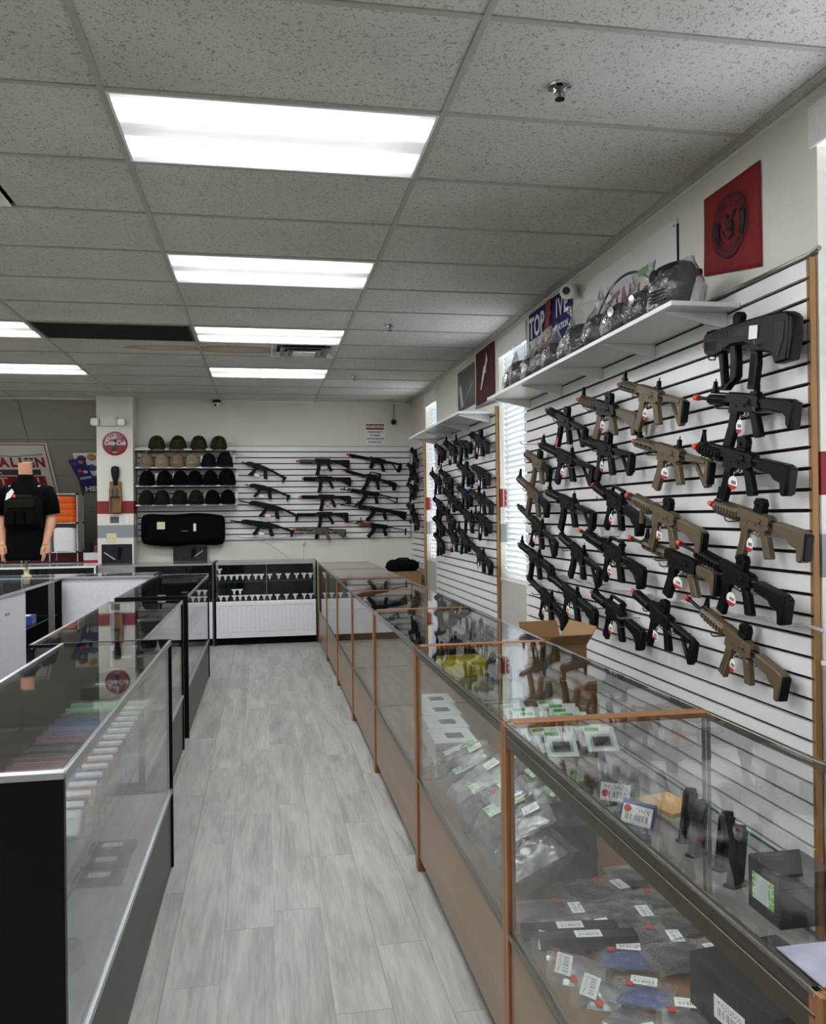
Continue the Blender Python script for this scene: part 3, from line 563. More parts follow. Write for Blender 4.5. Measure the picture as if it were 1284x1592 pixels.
def rifle(name, label, cat, group, body='gun_black', furn=None, hg=.19, bar=.05, tip='orange_tip', tiplen=.028, hgs='ris', stock='crane', mag='stanag', front='tri', rear='dot', tagk='oval', grip=True, hgm=None, magm=None, foregrip=False, can=False, receiver='ar', stockm=None):
    furn = furn or body; hgm = hgm or furn; magm = magm or ('gun_black' if furn == 'gun_black' else furn); stockm = stockm or furn
    t = thing(name, label, cat, group=group); met = 'gun_metal' if body == 'gun_black' else body
    x1 = .10+hg; x2 = x1+bar; x3 = x2+tiplen
    def upper(b):
        b.prism([(-.10, -.004), (-.10, .027), (-.086, .033), (.10, .033), (.10, -.008)], .040)
        b.box(-.03, .045, .019, .0215, .004, .024); b.prism([(-.062, .006), (-.05, .02), (-.035, .02), (-.035, .004)], .05); b.tube([(-.05, .015, .004), (-.05, .027, -.002)], .006, 8)
        teeth(b, -.098, .098, .034)
    gpart(t, 'ar', 'upper_receiver', upper, met)
    def lower(b):
        b.prism([(-.10, -.002), (.076, -.004), (.080, -.052), (.024, -.058), (.016, -.042), (-.062, -.040), (-.102, -.018)], .034)
        b.tube([(.018, 0, -.040), (.012, 0, -.062), (-.03, 0, -.064), (-.046, 0, -.040)], .003, 6); b.tube([(-.012, 0, -.04), (-.016, 0, -.05), (-.010, 0, -.058)], .0028, 6)
        b.tube([(-.02, .016, -.014), (-.02, .021, -.014)], .006, 8); b.tube([(.03, .016, -.02), (.03, .020, -.02)], .005, 8); b.box(-.062, -.045, .016, .0195, -.014, -.008)
    gpart(t, 'ar', 'lower_receiver', lower, met)
    if grip: gpart(t, 'ar', 'pistol_grip', lambda b: b.prism([(-.044, -.038), (-.080, -.032), (-.092, -.05), (-.128, -.134), (-.088, -.146), (-.074, -.105), (-.062, -.075)], .030), furn, .005)
    MAGS = {'stanag': [(.073, -.045), (.027, -.045), (.031, -.10), (.050, -.205), (.098, -.196), (.078, -.11)], 'pmag': [(.075, -.045), (.026, -.045), (.032, -.12), (.058, -.212), (.066, -.218), (.110, -.204), (.104, -.185), (.082, -.11)],
            'ak': [(.075, -.035), (.030, -.035), (.034, -.075), (.062, -.145), (.118, -.205), (.148, -.172), (.104, -.125), (.082, -.07)], 'smg': [(.06, -.04), (.032, -.04), (.034, -.20), (.062, -.20)], 'short': [(.073, -.045), (.027, -.045), (.038, -.135), (.084, -.128)]}
    if mag:
        def mg(b):
            b.prism(MAGS[mag], .024); P = MAGS[mag]
            for k in (.35, .65):     # pressed ribs
                a = Vector(P[1]).lerp(Vector(P[0]), k); n = len(P)//2; c = Vector(P[n]).lerp(Vector(P[n+1]), k) if mag in ('stanag', 'short', 'smg') else None
                if c: b.prism([(a.x-.003, a.y-.02), (a.x+.003, a.y-.02), (c.x+.003, c.y+.012), (c.x-.003, c.y+.012)], .028)
        gpart(t, mag, 'magazine', mg, magm, .003)
    def hguard(b):
        sec = {'ris': (.028, .027), 'slim': (.024, .026), 'round': (.027, .026), 'tube': (.023, .023), 'fat': (.030, .030), 'casv': (.026, .028)}[hgs]
        n = 8 if hgs != 'round' and hgs != 'tube' else 16
        b.tube([(.10, 0, -.001), (x1, 0, -.001)], [sec, sec], n)
        if hgs in ('ris', 'casv', 'fat'):
            teeth(b, .10, x1-.004, sec[1]+.004)
            for s in (-1, 1):
                k = int(hg/.024)
                for i in range(k):
                    x = .112+i*(hg-.02)/k; b.box(x, x+.0125, s*sec[0]-.003, s*sec[0]+.0045, -.010, .010)
            for i in range(int(hg/.024)): x = .112+i*(hg-.02)/int(hg/.024); b.box(x, x+.012, -.010, .010, -sec[1]-.006, -sec[1]+.002)
        elif hgs == 'slim':
            teeth(b, .10, x1-.004, sec[1]+.003)
            for i in range(int(hg/.04)):
                x = .115+i*.04
                for s in (-1, 1): b.box(x, x+.028, s*sec[0]-.002, s*sec[0]+.0022, -.006, .006, 1)
        elif hgs == 'round':
            for i in range(7): x = .112+i*(hg-.02)/6; b.tube([(x, 0, -.001), (x+.006, 0, -.001)], .0285, 16)
        else:
            for i in range(3): x = .12+i*(hg-.03)/3; b.box(x, x+.03, .018, .0245, -.004, .004, 1)
    gpart(t, (hgs, round(hg, 3)), 'handguard', hguard, [hgm, 'black_matte'], .0012)
    if bar > .001: gpart(t, (round(hg, 3), round(bar, 3), can), 'barrel', lambda b: (b.tube([(x1-.01, 0, 0), (x2, 0, 0)], .021 if can else .0085, 12), b.tube([(x1, 0, 0), (x1+.02, 0, 0)], .013, 12)), 'gun_grey' if can else 'gun_metal', .001)
    gpart(t, (round(x2, 3), can), 'muzzle_tip', lambda b: (b.tube([(x2, 0, 0), (x2+tiplen*.45, 0, 0), (x2+tiplen*.5, 0, 0), (x3, 0, 0)], [.0145, .0145, .012, .0125] if not can else [.022, .022, .021, .020], 12)), tip, .001)
    ps, xb = STOCKS[stock]
    def stk(b):
        w = {'crane': .046, 'round': .042, 'ctr': .036, 'moe': .040, 'fixed': .040, 'short': .04, 'folded': .03, 'skeleton': .014, 'thin': .016, 'none': .03}[stock]
        for i, P in enumerate(ps): b.prism(P, w*(1 if i == 0 else .8 if i == 1 and stock == 'ctr' else .55))
    gpart(t, stock, 'stock', stk, stockm, .005 if stock not in ('skeleton', 'thin') else .002)
    if stock not in ('skeleton', 'thin', 'none', 'folded'):
        gpart(t, 'b', 'buffer_tube', lambda b: b.tube([(-.09, 0, .008), (-.17, 0, .008)], .0155, 12), 'gun_metal', .001)
        gpart(t, stock, 'butt_pad', lambda b: b.prism([(xb-.006, .016), (xb+.012, .020), (xb+.008, -.085), (xb-.006, -.088)], .036), 'gun_black', .004)
    if front == 'tri': gpart(t, round(hg, 3), 'front_sight', lambda b: (b.prism([(x1-.034, .018), (x1-.022, .018), (x1-.008, .086), (x1-.014, .088)], .012), b.prism([(x1+.008, .018), (x1-.002, .018), (x1-.012, .086), (x1-.006, .088)], .012), b.box(x1-.036, x1+.010, -.012, .012, .016, .030), b.box(x1-.016, x1-.006, -.008, .008, .080, .090)), 'gun_black', .001)
    if front == 'flip': gpart(t, round(hg, 3), 'front_sight', lambda b: (b.box(x1-.04, x1-.008, -.012, .012, .034, .046), b.prism([(x1-.034, .044), (x1-.014, .044), (x1-.020, .082), (x1-.028, .082)], .016), b.tube([(x1-.024, 0, .08), (x1-.024, 0, .094)], .003, 6)), 'gun_black', .001)
    if rear == 'flip': gpart(t, 'f', 'rear_sight', lambda b: (b.box(-.085, -.045, -.013, .013, .036, .048), b.prism([(-.078, .046), (-.058, .046), (-.062, .080), (-.074, .080)], .018), b.tube([(-.068, 0, .078), (-.068, 0, .096)], .0035, 6)), 'gun_black', .001)
    if rear == 'dot': gpart(t, 'd', 'red_dot_sight', lambda b: (b.box(-.05, .005, -.016, .016, .036, .050), b.prism([(-.052, .050), (.004, .050), (-.002, .095), (-.040, .098), (-.050, .085)], .030), b.tube([(-.054, 0, .074), (.008, 0, .074)], .015, 12), b.tube([(-.02, .014, .066), (-.02, .022, .066)], .007, 8)), 'gun_black', .002)
    if rear == 'carry': gpart(t, 'c', 'carry_handle', lambda b: (b.prism([(-.09, .036), (.07, .036), (.062, .048), (-.075, .048)], .020), b.prism([(-.095, .040), (-.07, .046), (-.064, .082), (-.09, .088)], .022), b.prism([(.045, .046), (.066, .046), (.050, .080), (.034, .080)], .016), b.prism([(-.09, .078), (.05, .074), (.045, .086), (-.085, .096)], .018), b.tube([(-.08, -.02, .072), (-.08, .02, .072)], .009, 10)), 'gun_black', .002)
    if rear == 'scope': gpart(t, 's', 'scope', lambda b: (b.tube([(-.06, 0, .068), (-.03, 0, .068), (.04, 0, .068), (.07, 0, .068)], [.018, .014, .014, .02], 12), b.box(-.03, -.01, -.012, .012, .036, .06), b.box(.02, .04, -.012, .012, .036, .06)), 'gun_black', .001)
    if foregrip: gpart(t, round(hg, 3), 'foregrip', lambda b: b.tube([(.10+hg*.55, 0, -.025), (.10+hg*.55, 0, -.04), (.10+hg*.53, 0, -.11)], [.014, .013, .012], 10), hgm, .001)
    gpart(t, 'sl', 'sling_loop', lambda b: b.tube([(.10+hg-.03, 0, -.026), (.10+hg-.032, 0, -.042), (.10+hg-.006, 0, -.042), (.10+hg-.008, 0, -.026)], .0022, 5), 'gun_metal', 0) if hgs == 'ris' else None
    if tagk:
        px, pz = (-.012, -.105)
        if tagk == 'pink': gpart(t, 'p', 'price_tag', lambda b: b.prism([(px+.05, pz-.02), (px+.066, pz-.06), (px+.058, pz-.10), (px+.044, pz-.07), (px+.040, pz-.04)], .002, 0, None, .024), 'pink_tag', 0)
        else:
            rx_, rz_ = (.020, .032) if tagk == 'oval' else (.030, .030) if tagk == 'round' else (.022, .022)
            el = [(px+rx_*math.cos(a), pz+rz_*math.sin(a)) for a in [2*PI*k/16 for k in range(16)]] if tagk != 'square' else [(px-.022, pz-.02), (px+.022, pz-.02), (px+.022, pz+.02), (px-.022, pz+.02)]
            o = gpart(t, tagk, 'price_tag', lambda b: b.prism(el, .0016, 0, None, .024), 'tag_white', 0)
            lo = [(px+rx_*.98*math.cos(a), pz+rz_*.98*math.sin(a)) for a in [PI*1.12+PI*.76*k/8 for k in range(9)]]
            gpart(o, tagk, 'red_band', lambda b: b.prism(lo, .0012, 0, None, .0254), 'tag_red', 0)
            gpart(o, tagk, 'print', lambda b: [b.box(px-rx_*.6+.006*k, px-rx_*.6+.006*k+.0035, .0248, .0254, pz-.004, pz+.010) for k in range(int(rx_*1.2/.006))], 'ink', 0)
            gpart(o, tagk, 'string', lambda b: b.tube([(px, .024, pz+rz_), (px+.004, .022, pz+rz_+.012), (px+.002, .018, -.055)], .001, 5), 'tag_white', 0)
    t['x_tip'] = x3; t['x_butt'] = xb
    return t
def ak(name, label, cat, group, wood='gun_wood', stock='thin', bar=.14, tip='red_tip'):
    t = thing(name, label, cat, group=group); M0 = 'gun_black'
    gpart(t, 'ak', 'receiver', lambda b: (b.prism([(-.115, -.022), (-.118, .012), (-.105, .030), (.085, .030), (.10, .012), (.10, -.030), (.03, -.036), (-.02, -.036), (-.09, -.03)], .034), b.box(-.03, .03, .017, .019, .004, .016)), M0, .003)
    gpart(t, 'ak', 'magazine', lambda b: b.prism([(.080, -.028), (.030, -.028), (.032, -.065), (.052, -.12), (.098, -.190), (.138, -.165), (.100, -.105), (.084, -.06)], .024), M0, .004)
    gpart(t, 'ak', 'pistol_grip', lambda b: b.prism([(-.055, -.034), (-.090, -.028), (-.125, -.125), (-.085, -.135), (-.065, -.08)], .028), M0, .005)
    gpart(t, 'ak', 'trigger_guard', lambda b: (b.tube([(.03, 0, -.036), (.025, 0, -.062), (-.03, 0, -.064), (-.05, 0, -.036)], .003, 6), b.tube([(-.004, 0, -.036), (-.006, 0, -.055)], .003, 6)), M0, 0)
    gpart(t, 'ak', 'handguard', lambda b: (b.prism([(.10, -.030), (.10, .004), (.24, .004), (.24, -.022), (.225, -.028)], .036), b.tube([(.10, 0, .018), (.235, 0, .018)], .014, 10)), wood, .005)
    gpart(t, bar, 'barrel', lambda b: (b.tube([(.23, 0, -.004), (.26+bar, 0, -.004)], .0075, 10), b.tube([(.235, 0, .018), (.275, 0, .016)], .009, 10), b.prism([(.265, -.012), (.29, -.012), (.275, .028), (.262, .028)], .018)), 'gun_metal', .001)
    gpart(t, bar, 'front_sight', lambda b: (b.prism([(.23+bar, -.012), (.255+bar, -.012), (.248+bar, .036), (.238+bar, .036)], .012)), M0, .001)
    gpart(t, 'ak', 'rear_sight', lambda b: (b.box(.085, .115, -.012, .012, .026, .036), b.prism([(.05, .034), (.10, .036), (.10, .044), (.052, .040)], .012)), M0, .001)
    gpart(t, bar, 'muzzle_tip', lambda b: b.tube([(.26+bar, 0, -.004), (.29+bar, 0, -.004)], .012, 10), tip, .001)
    ps, xb = STOCKS[stock]; gpart(t, stock, 'stock', lambda b: [b.prism(P, .016 if stock in ('thin', 'skeleton') else .036) for P in ps], M0, .002)
    t['x_tip'] = .29+bar; t['x_butt'] = xb
    return t
def bullpup(name, label, cat, group):
    t = thing(name, label, cat, group=group)
    gpart(t, 'bp', 'body', lambda b: (b.prism([(.30, -.045), (.31, .02), (.30, .035), (.12, .055), (.10, .058), (-.18, .078), (-.30, .078), (-.325, .062), (-.335, -.015), (-.325, -.095), (-.245, -.105), (-.215, -.065), (-.165, -.058), (-.10, -.055), (-.06, -.03), (-.02, -.018), (.08, -.022), (.14, -.045), (.22, -.062)], .052)), 'gun_black', .007)
    gpart(t, 'bp', 'hand_guard_bow', lambda b: (b.prism([(.16, -.03), (.195, -.045), (.150, -.185), (.135, -.195), (.118, -.185)], .030), b.prism([(.118, -.192), (.150, -.192), (.05, -.155), (.03, -.12)], .030)), 'gun_black', .005)
    gpart(t, 'bp', 'pistol_grip', lambda b: b.prism([(.10, -.02), (.055, -.018), (.035, -.09), (.03, -.145), (.06, -.172), (.085, -.16), (.088, -.09)], .034), 'gun_black', .006)
    gpart(t, 'bp', 'magazine', lambda b: (b.prism([(-.055, -.04), (-.105, -.04), (-.115, -.10), (-.104, -.195), (-.050, -.192), (-.056, -.11)], .026), [b.prism([(-.07-.012*k, -.06), (-.074-.012*k, -.06), (-.066-.012*k, -.18), (-.062-.012*k, -.18)], .030) for k in range(3)]), 'gun_black', .003)
    gpart(t, 'bp', 'top_rail', lambda b: (teeth(b, .06, .28, .045), b.prism([(.28, .030), (.315, .028), (.318, .045), (.30, .048)], .012)), 'gun_black', .001)
    gpart(t, 'bp', 'sight', lambda b: (b.prism([(.03, .05), (.09, .05), (.085, .09), (.07, .105), (.045, .105), (.035, .09)], .032), b.tube([(.03, 0, .085), (.09, 0, .085)], .017, 12)), 'gun_black', .003)
    gpart(t, 'bp', 'side_panel', lambda b: (b.prism([(-.14, .03), (-.10, .05), (.02, .045), (.06, .012), (.04, .006), (-.12, .002)], .056), b.prism([(-.27, -.085), (-.30, -.02), (-.30, .045), (-.235, .045), (-.235, -.02)], .056), [b.prism([(.10+.028*k, .008), (.112+.028*k, .008), (.124+.028*k, .036), (.112+.028*k, .036)], .055) for k in range(5)], [b.box(.20+.012*k, .206+.012*k, -.028, .028, -.035, .0) for k in range(8)]), 'gun_grey', .001)
    gpart(t, 'bp', 'butt_pad', lambda b: b.prism([(-.320, .072), (-.345, .055), (-.352, -.02), (-.342, -.092), (-.322, -.096)], .05), 'gun_black', .006)
    gpart(t, 'bp', 'barrel', lambda b: b.tube([(.29, 0, -.008), (.315, 0, -.008)], .012, 12), 'gun_metal', .001)
    gpart(t, 'bp', 'muzzle_tip', lambda b: b.tube([(.315, 0, -.008), (.335, 0, -.008)], .0135, 12), 'orange_tip', .001)
    gpart(t, 'bp', 'price_tag', lambda b: b.box(-.125, -.065, .0285, .0297, -.008, .042), 'barcode', 0)
    gpart(t, 'bp', 'sling_loop', lambda b: b.tube([(.30, 0, -.05), (.29, 0, -.07), (.24, 0, -.072), (.235, 0, -.058)], .003, 6), 'gun_metal', 0)
    t['x_tip'] = .335; t['x_butt'] = -.35
    return t
def sweptgun(name, label, cat, group, bar=.03, hg=0.0):
    """smooth-bodied carbine with swept triangular stock (back wall, left column)"""
    t = thing(name, label, cat, group=group); e = .20+hg
    gpart(t, ('sw', hg), 'body', lambda b: b.prism([(e, -.022), (e+.005, .012), (e-.04, .040), (.02, .046), (-.10, .034), (-.19, .018), (-.20, -.006), (-.10, -.022), (-.05, -.034), (.10, -.034)], .05), 'gun_black', .006)
    gpart(t, 'sw', 'magazine', lambda b: b.prism([(.075, -.03), (.03, -.03), (.05, -.10), (.09, -.168), (.132, -.155), (.10, -.10)], .026), 'gun_black', .003)
    gpart(t, 'sw', 'pistol_grip', lambda b: b.prism([(-.055, -.028), (-.10, -.024), (-.145, -.140), (-.095, -.150), (-.07, -.09)], .032), 'gun_black', .005)
    gpart(t, 'sw', 'stock', lambda b: (b.prism([(-.18, .018), (-.335, -.018), (-.385, -.018), (-.375, -.05), (-.30, -.046), (-.18, -.012)], .036), b.prism([(-.325, -.03), (-.385, -.02), (-.362, -.125), (-.348, -.13)], .036)), 'gun_black', .005)
    gpart(t, 'sw', 'trigger_guard', lambda b: b.tube([(.02, 0, -.034), (.015, 0, -.06), (-.03, 0, -.062), (-.055, 0, -.034)], .003, 6), 'gun_black', 0)
    gpart(t, ('sw', hg, bar), 'barrel', lambda b: b.tube([(e, 0, -.004), (e+bar, 0, -.004)], .010, 10), 'gun_metal', .001)
    gpart(t, ('sw', hg, bar), 'muzzle_tip', lambda b: b.tube([(e+bar, 0, -.004), (e+bar+.03, 0, -.004)], .014, 10), 'red_tip', .001)
    gpart(t, 'sw', 'price_tag', lambda b: (b.box(-.02, .045, .026, .0275, -.15, -.105), b.box(-.022, .047, .0255, .0262, -.155, -.10, 1)), ['tag_white', 'tag_red'], 0)
    t['x_tip'] = e+bar+.03; t['x_butt'] = -.38
    return t
hook_me = MB().tube([(0, -.002, 0), (0, .10, 0), (0, .112, .006), (0, .116, .020)], .0032, 6).mesh('wall_hook', 'steel')
hook_plate = None
def hook(world, wall, label='thin wire hook carrying a rifle on the slatwall', reach=1.0):
    o = link('wall_hook', hook_me, None, world, (0, 0, PI/2 if wall == 'y' else PI), (1, reach, 1)); return tag(o, label, 'hook', 'slatwall hooks')
def hang(t, tip, butt, wall, plane, hooks=True, cross=None):
    """hang a gun with muzzle and butt at two points of the wall plane; wall 'y' = right wall (coords y, z), 'x' = back wall (x, z)"""
    L0 = t['x_tip']-t['x_butt']; d = (tip[0]-butt[0], tip[1]-butt[1]); L = math.hypot(*d); s = L/L0
    a = math.atan2(d[1], abs(d[0])); zb = -.03*s       # butt point is the middle of the stock
    R = Matrix.Rotation(PI/2 if wall == 'y' else PI, 4, 'Z') @ Matrix.Rotation(-a, 4, 'Y')
    org = (plane, tip[0], tip[1]) if wall == 'y' else (tip[0], plane, tip[1])
    t.matrix_world = Matrix.Translation(org) @ R @ Matrix.Diagonal((s, min(s, .95), cross or min(s*.90, .92), 1)) @ Matrix.Translation((-t['x_tip'], 0, 0))
    if hooks:
        for xx, zz in ((.10+.02, -.036), (-.135, -.034)):
            p = t.matrix_world @ Vector((xx, 0, zz)); face = SWX if wall == 'y' else 10.966
            q = (face, p.y, p.z) if wall == 'y' else (p.x, face, p.z)
            hook(q, wall, 'thin wire hook carrying a rifle on the %s' % ('back wall' if wall == 'x' else 'near slatwall board' if p.y < 6.4 else 'middle slatwall board' if p.y < 9.7 else 'far corner board'), .95)
    for k in ('x_tip', 'x_butt'): del t[k]
    return t
HERE = 'rifles on the near slatwall board'
_gi = [0]
def G(label, muzzle, butt, name='rifle', **kw):
    _gi[0] += 1
    return hang(rifle(name, label, 'rifle', HERE, **kw), muzzle, butt, 'y', 1.855+.026*(_gi[0] % 2))
# columns run from the near edge of the board away from the camera
hang(bullpup('rifle', 'chunky black bullpup rifle at the top near corner', 'rifle', HERE), (3.29, 2.275), (2.66, 2.185), 'y', 1.868, cross=1.02)
G('black short rifle with orange tip and flip sights below the bullpup', (3.407, 2.059), (2.686, 1.925), hg=.13, bar=.09, tiplen=.035, hgs='slim', stock='round', front='flip', rear='flip', mag='pmag')
G('black railed carbine with triangular front sight, third in the nearest column', (3.373, 1.84), (2.68, 1.69), hg=.16, bar=.03, mag='stanag', tagk='round')
G('tan carbine with railed handguard and tan stock, fourth in the nearest column', (3.293, 1.591), (2.631, 1.452), body='tan', furn='tan', hg=.17, bar=.03, hgs='casv', magm='tan', rear='dot', tagk='oval')
G('long black rifle with thin orange-tipped barrel, fifth in the nearest column', (3.528, 1.416), (2.708, 1.22), hg=.18, bar=.14, hgs='ris', rear='dot', tagk='round')
G('lowest tan rifle of the nearest column with long thin barrel', (3.504, 1.168), (2.771, .925), body='tan', furn='tan', hg=.18, bar=.13, hgs='casv', tip='red_tip', rear='dot', tagk='oval', magm='tan')
G('tan rifle with black butt, topmost of the second column', (4.146, 2.231), (3.436, 2.03), body='tan', furn='tan', hg=.19, bar=.01, tip='red_tip', hgs='slim', stock='ctr', front='flip', rear='flip', mag='pmag')
G('tan rifle with open-frame stock, second of the second column', (4.037, 1.922), (3.268, 1.748), body='tan', furn='tan', hg=.19, bar=.01, tip='red_tip', hgs='slim', stock='ctr', front='flip', rear='flip', mag='pmag', tagk='round')
G('tan rifle with fat red-ended barrel and fore grip, third of the second column', (4.053, 1.643), (3.286, 1.446), body='tan', furn='tan', hg=.16, bar=.05, can=True, tip='red_tip', hgs='casv', front=None, rear='dot', foregrip=True, tagk='square')
G('black rifle with tan handguard, grip and stock, fourth of the second column', (4.098, 1.425), (3.228, 1.272), body='gun_black', furn='tan', hg=.17, bar=.11, hgs='slim', stock='short', front='flip', rear=None, mag='pmag', magm='gun_black', tagk='round')
G('black carbine with red dot sight, lowest of the second column', (4.006, 1.154), (3.379, .965), hg=.15, bar=.02, tip='red_tip', hgs='round', stock='ctr', front=None, rear='dot', tagk='square')
G('black rifle with tan grip, magazine and stock, topmost of the third column', (4.80, 2.245), (3.964, 2.03), body='gun_black', furn='tan', hg=.17, bar=.03, hgm='tan_dark', hgs='ris', rear='dot', mag='pmag', magm='tan')
G('black rifle with grey stock, second of the third column', (4.68, 1.983), (3.986, 1.835), hg=.19, bar=.01, tip='gun_black', hgs='slim', stock='ctr', front='flip', rear='dot', furn='gun_grey', mag='pmag')
G('black carbine with carry handle, third of the third column', (4.589, 1.724), (3.936, 1.51), hg=.16, bar=.03, hgs='round', stock='crane', rear='carry')
G('black rifle with carry handle and long handguard, fourth of the third column', (4.728, 1.452), (3.872, 1.255), hg=.22, bar=.06, hgs='fat', stock='moe', rear='carry', front=None)
G('black short carbine with scope base, lowest of the third column', (4.619, 1.092), (3.946, .935), hg=.14, bar=.02, tip='red_tip', hgs='round', stock='moe', rear='carry')
G('black short rifle with bright pink tag, topmost of the fourth column', (5.298, 2.243), (4.609, 2.03), hg=.16, bar=.0, tip='olive_gun', tiplen=.06, hgs='slim', stock='ctr', front=None, rear='dot', tagk='pink')
G('black rifle with orange tip, second of the fourth column', (5.546, 2.038), (4.558, 1.80), hg=.22, bar=.02, hgs='slim', stock='ctr', front='flip', rear='flip', mag='pmag')
G('black rifle with flip sights and red tip, third of the fourth column', (5.344, 1.705), (4.5, 1.54), hg=.19, bar=.02, tip='red_tip', hgs='slim', stock='ctr', front='flip', rear='flip', mag='pmag', tagk=None)
G('all-black rifle without coloured tip, fourth of the fourth column', (5.142, 1.412), (4.482, 1.212), hg=.18, bar=.0, tip='gun_black', hgs='slim', stock='ctr', front='flip', rear='flip', mag='pmag', tagk=None)
G('black rifle behind the open cardboard box, lowest of the fourth column', (5.275, 1.141), (4.49, .973), hg=.19, bar=.01, tip='red_tip', hgs='slim', stock='crane', front='flip', rear='flip')
G('tan short rifle, topmost of the farthest column', (5.841, 1.993), (5.30, 1.84), body='tan', furn='tan', hg=.14, bar=.0, tip='tan', hgs='casv', stock='short', front=None, rear='dot', stockm='gun_black', tagk=None)
G('brown rifle with black butt, second of the farthest column', (5.942, 1.819), (5.28, 1.60), body='tan_dark', furn='tan_dark', hg=.16, bar=.0, tip='gun_black', hgs='slim', stock='short', front='flip', rear=None, stockm='gun_black', tagk=None)
G('long black rifle by the blind, third of the farthest column', (6.031, 1.62), (5.205, 1.35), hg=.24, bar=.02, tip='gun_black', hgs='tube', stock='ctr', front=None, rear='flip')
G('black rifle with slim stock, fourth of the farthest column', (5.946, 1.332), (5.212, 1.18), hg=.19, bar=.02, tip='red_tip', hgs='slim', stock='round', front='flip', rear='flip', tagk=None)
G('lowest black rifle of the farthest column, above the box', (5.831, 1.102), (5.043, .885), hg=.22, bar=.02, tip='red_tip', hgs='tube', stock='moe', front=None, rear='flip')
# two loose empty hooks and a wire bracket
for y, z in ((5.72, 2.05), (3.62, 1.30), (4.1, 1.00), (4.35, 1.42), (3.75, 1.60)): hook((SWX, y, z), 'y', 'empty wire hook on the near slatwall board', 1.1)

# ---- back wall rifles
BK = 'rifles on the back wall'
def B(t, a, c): hang(t, a, c, 'x', 10.90)
B(sweptgun('rifle', 'black smooth-bodied carbine, top of the left back-wall column', 'rifle', BK), (-.273, 2.259), (.296, 2.075))
B(sweptgun('rifle', 'black smooth-bodied carbine, second of the left back-wall column', 'rifle', BK), (-.228, 1.969), (.343, 1.84))
B(sweptgun('rifle', 'black smooth-bodied rifle with long barrel beside the lowest caps', 'rifle', BK, .10, .08), (-.311, 1.764), (.456, 1.588))
B(sweptgun('rifle', 'black smooth-bodied rifle with red tip, lowest of the left back-wall column', 'rifle', BK, .10, .08), (-.426, 1.51), (.387, 1.39))
def BR(label, a, c, **kw): B(rifle('rifle', label, 'rifle', BK, **kw), a, c)
BR('dark brown fronted black rifle, top of the middle back-wall column', (.414, 2.267), (1.108, 2.262), hg=.19, bar=.0, hgm='tan_dark', hgs='round', tip='red_tip', tiplen=.05, stock='fixed', front=None, rear=None, mag='stanag', tagk='round')
BR('black rifle second in the middle back-wall column', (.461, 2.041), (1.122, 2.034), hg=.17, bar=.0, hgs='round', tip='red_tip', tiplen=.05, stock='fixed', front=None, rear=None, mag='stanag', tagk='square')
BR('black rifle third in the middle back-wall column', (.442, 1.807), (1.119, 1.790), hg=.21, bar=.0, hgs='tube', tip='orange_tip', tiplen=.04, stock='moe', front=None, rear=None, mag='stanag')
BR('black rifle fourth in the middle back-wall column', (.381, 1.574), (1.083, 1.570), hg=.25, bar=.0, hgs='tube', tip='red_tip', tiplen=.04, stock='moe', front=None, rear=None, mag='stanag', tagk=None)
BR('olive rifle at the foot of the middle back-wall column', (.354, 1.383), (1.047, 1.355), body='olive_gun', furn='olive_gun', magm='gun_black', hg=.22, bar=.0, hgs='tube', tip='orange_tip', tiplen=.045, stock='moe', front=None, rear=None, mag='short', tagk='square')
BR('black rifle at the top of the right back-wall column', (1.058, 2.359), (1.80, 2.21), hg=.25, bar=.0, hgs='tube', tip='red_tip', tiplen=.05, stock='ctr', front=None, rear=None, mag='short')
BR('black rifle second in the right back-wall column', (1.005, 2.157), (1.728, 1.955), hg=.25, bar=.02, hgs='tube', tip='red_tip', tiplen=.04, stock='crane', front=None, rear='carry', mag='pmag', tagk='square')
B(ak('rifle', 'black rifle with curved magazine and open triangle stock', 'rifle', BK, 'gun_black', 'skeleton', .08), (.986, 1.904), (1.751, 1.785))
B(ak('rifle', 'black curved-magazine rifle, fourth in the right back-wall column', 'rifle', BK, 'gun_black', 'fixed', .16, 'gun_black'), (.983, 1.702), (1.861, 1.572))
B(ak('rifle', 'curved-magazine rifle with red-brown wooden handguard', 'rifle', BK, 'gun_wood', 'thin', .14), (1.031, 1.474), (1.862, 1.36))
# ---- middle board
MD = 'short rifles on the middle slatwall board'
ROW = ['top', 'second', 'third', 'fourth', 'fifth']; COLN = ['nearest', 'second', 'third', 'farthest']
mids = [((7.42, 2.287), (6.80, 2.14)), ((8.049, 2.265), (7.40, 2.187)), ((8.525, 2.307), (7.96, 2.166)), ((9.02, 2.316), (8.52, 2.197)),
        ((7.37, 1.987), (6.78, 1.868)), ((7.921, 2.04), (7.343, 1.9)), ((8.768, 2.023), (8.184, 1.888)), ((9.259, 2.028), (8.71, 1.883)),
        ((7.445, 1.775), (6.70, 1.622)), ((7.96, 1.822), (7.401, 1.697)), ((8.585, 1.803), (7.941, 1.664)), ((9.10, 1.732), (8.595, 1.62)),
        ((7.30, 1.549), (6.76, 1.468)), ((7.943, 1.626), (7.30, 1.492)), ((8.597, 1.586), (8.10, 1.474)), ((9.12, 1.518), (8.607, 1.403)),
        None, ((7.954, 1.412), (7.49, 1.281)), ((8.481, 1.405), (7.96, 1.299)), ((9.12, 1.339), (8.618, 1.212))]
vs = [dict(hg=.13, bar=.0, tip='red_tip', stock='short', mag='stanag', front=None, rear='dot', hgs='ris'), dict(hg=.15, bar=.01, tip='gun_black', stock='short', mag='smg', front=None, rear=None, hgs='slim'),
      dict(hg=.12, bar=.0, tip='gun_black', stock='folded', mag='smg', front='flip', rear='flip', hgs='fat'), dict(hg=.14, bar=.0, tip='gun_grey', stock='short', mag='pmag', front='tri', rear=None, hgs='round')]
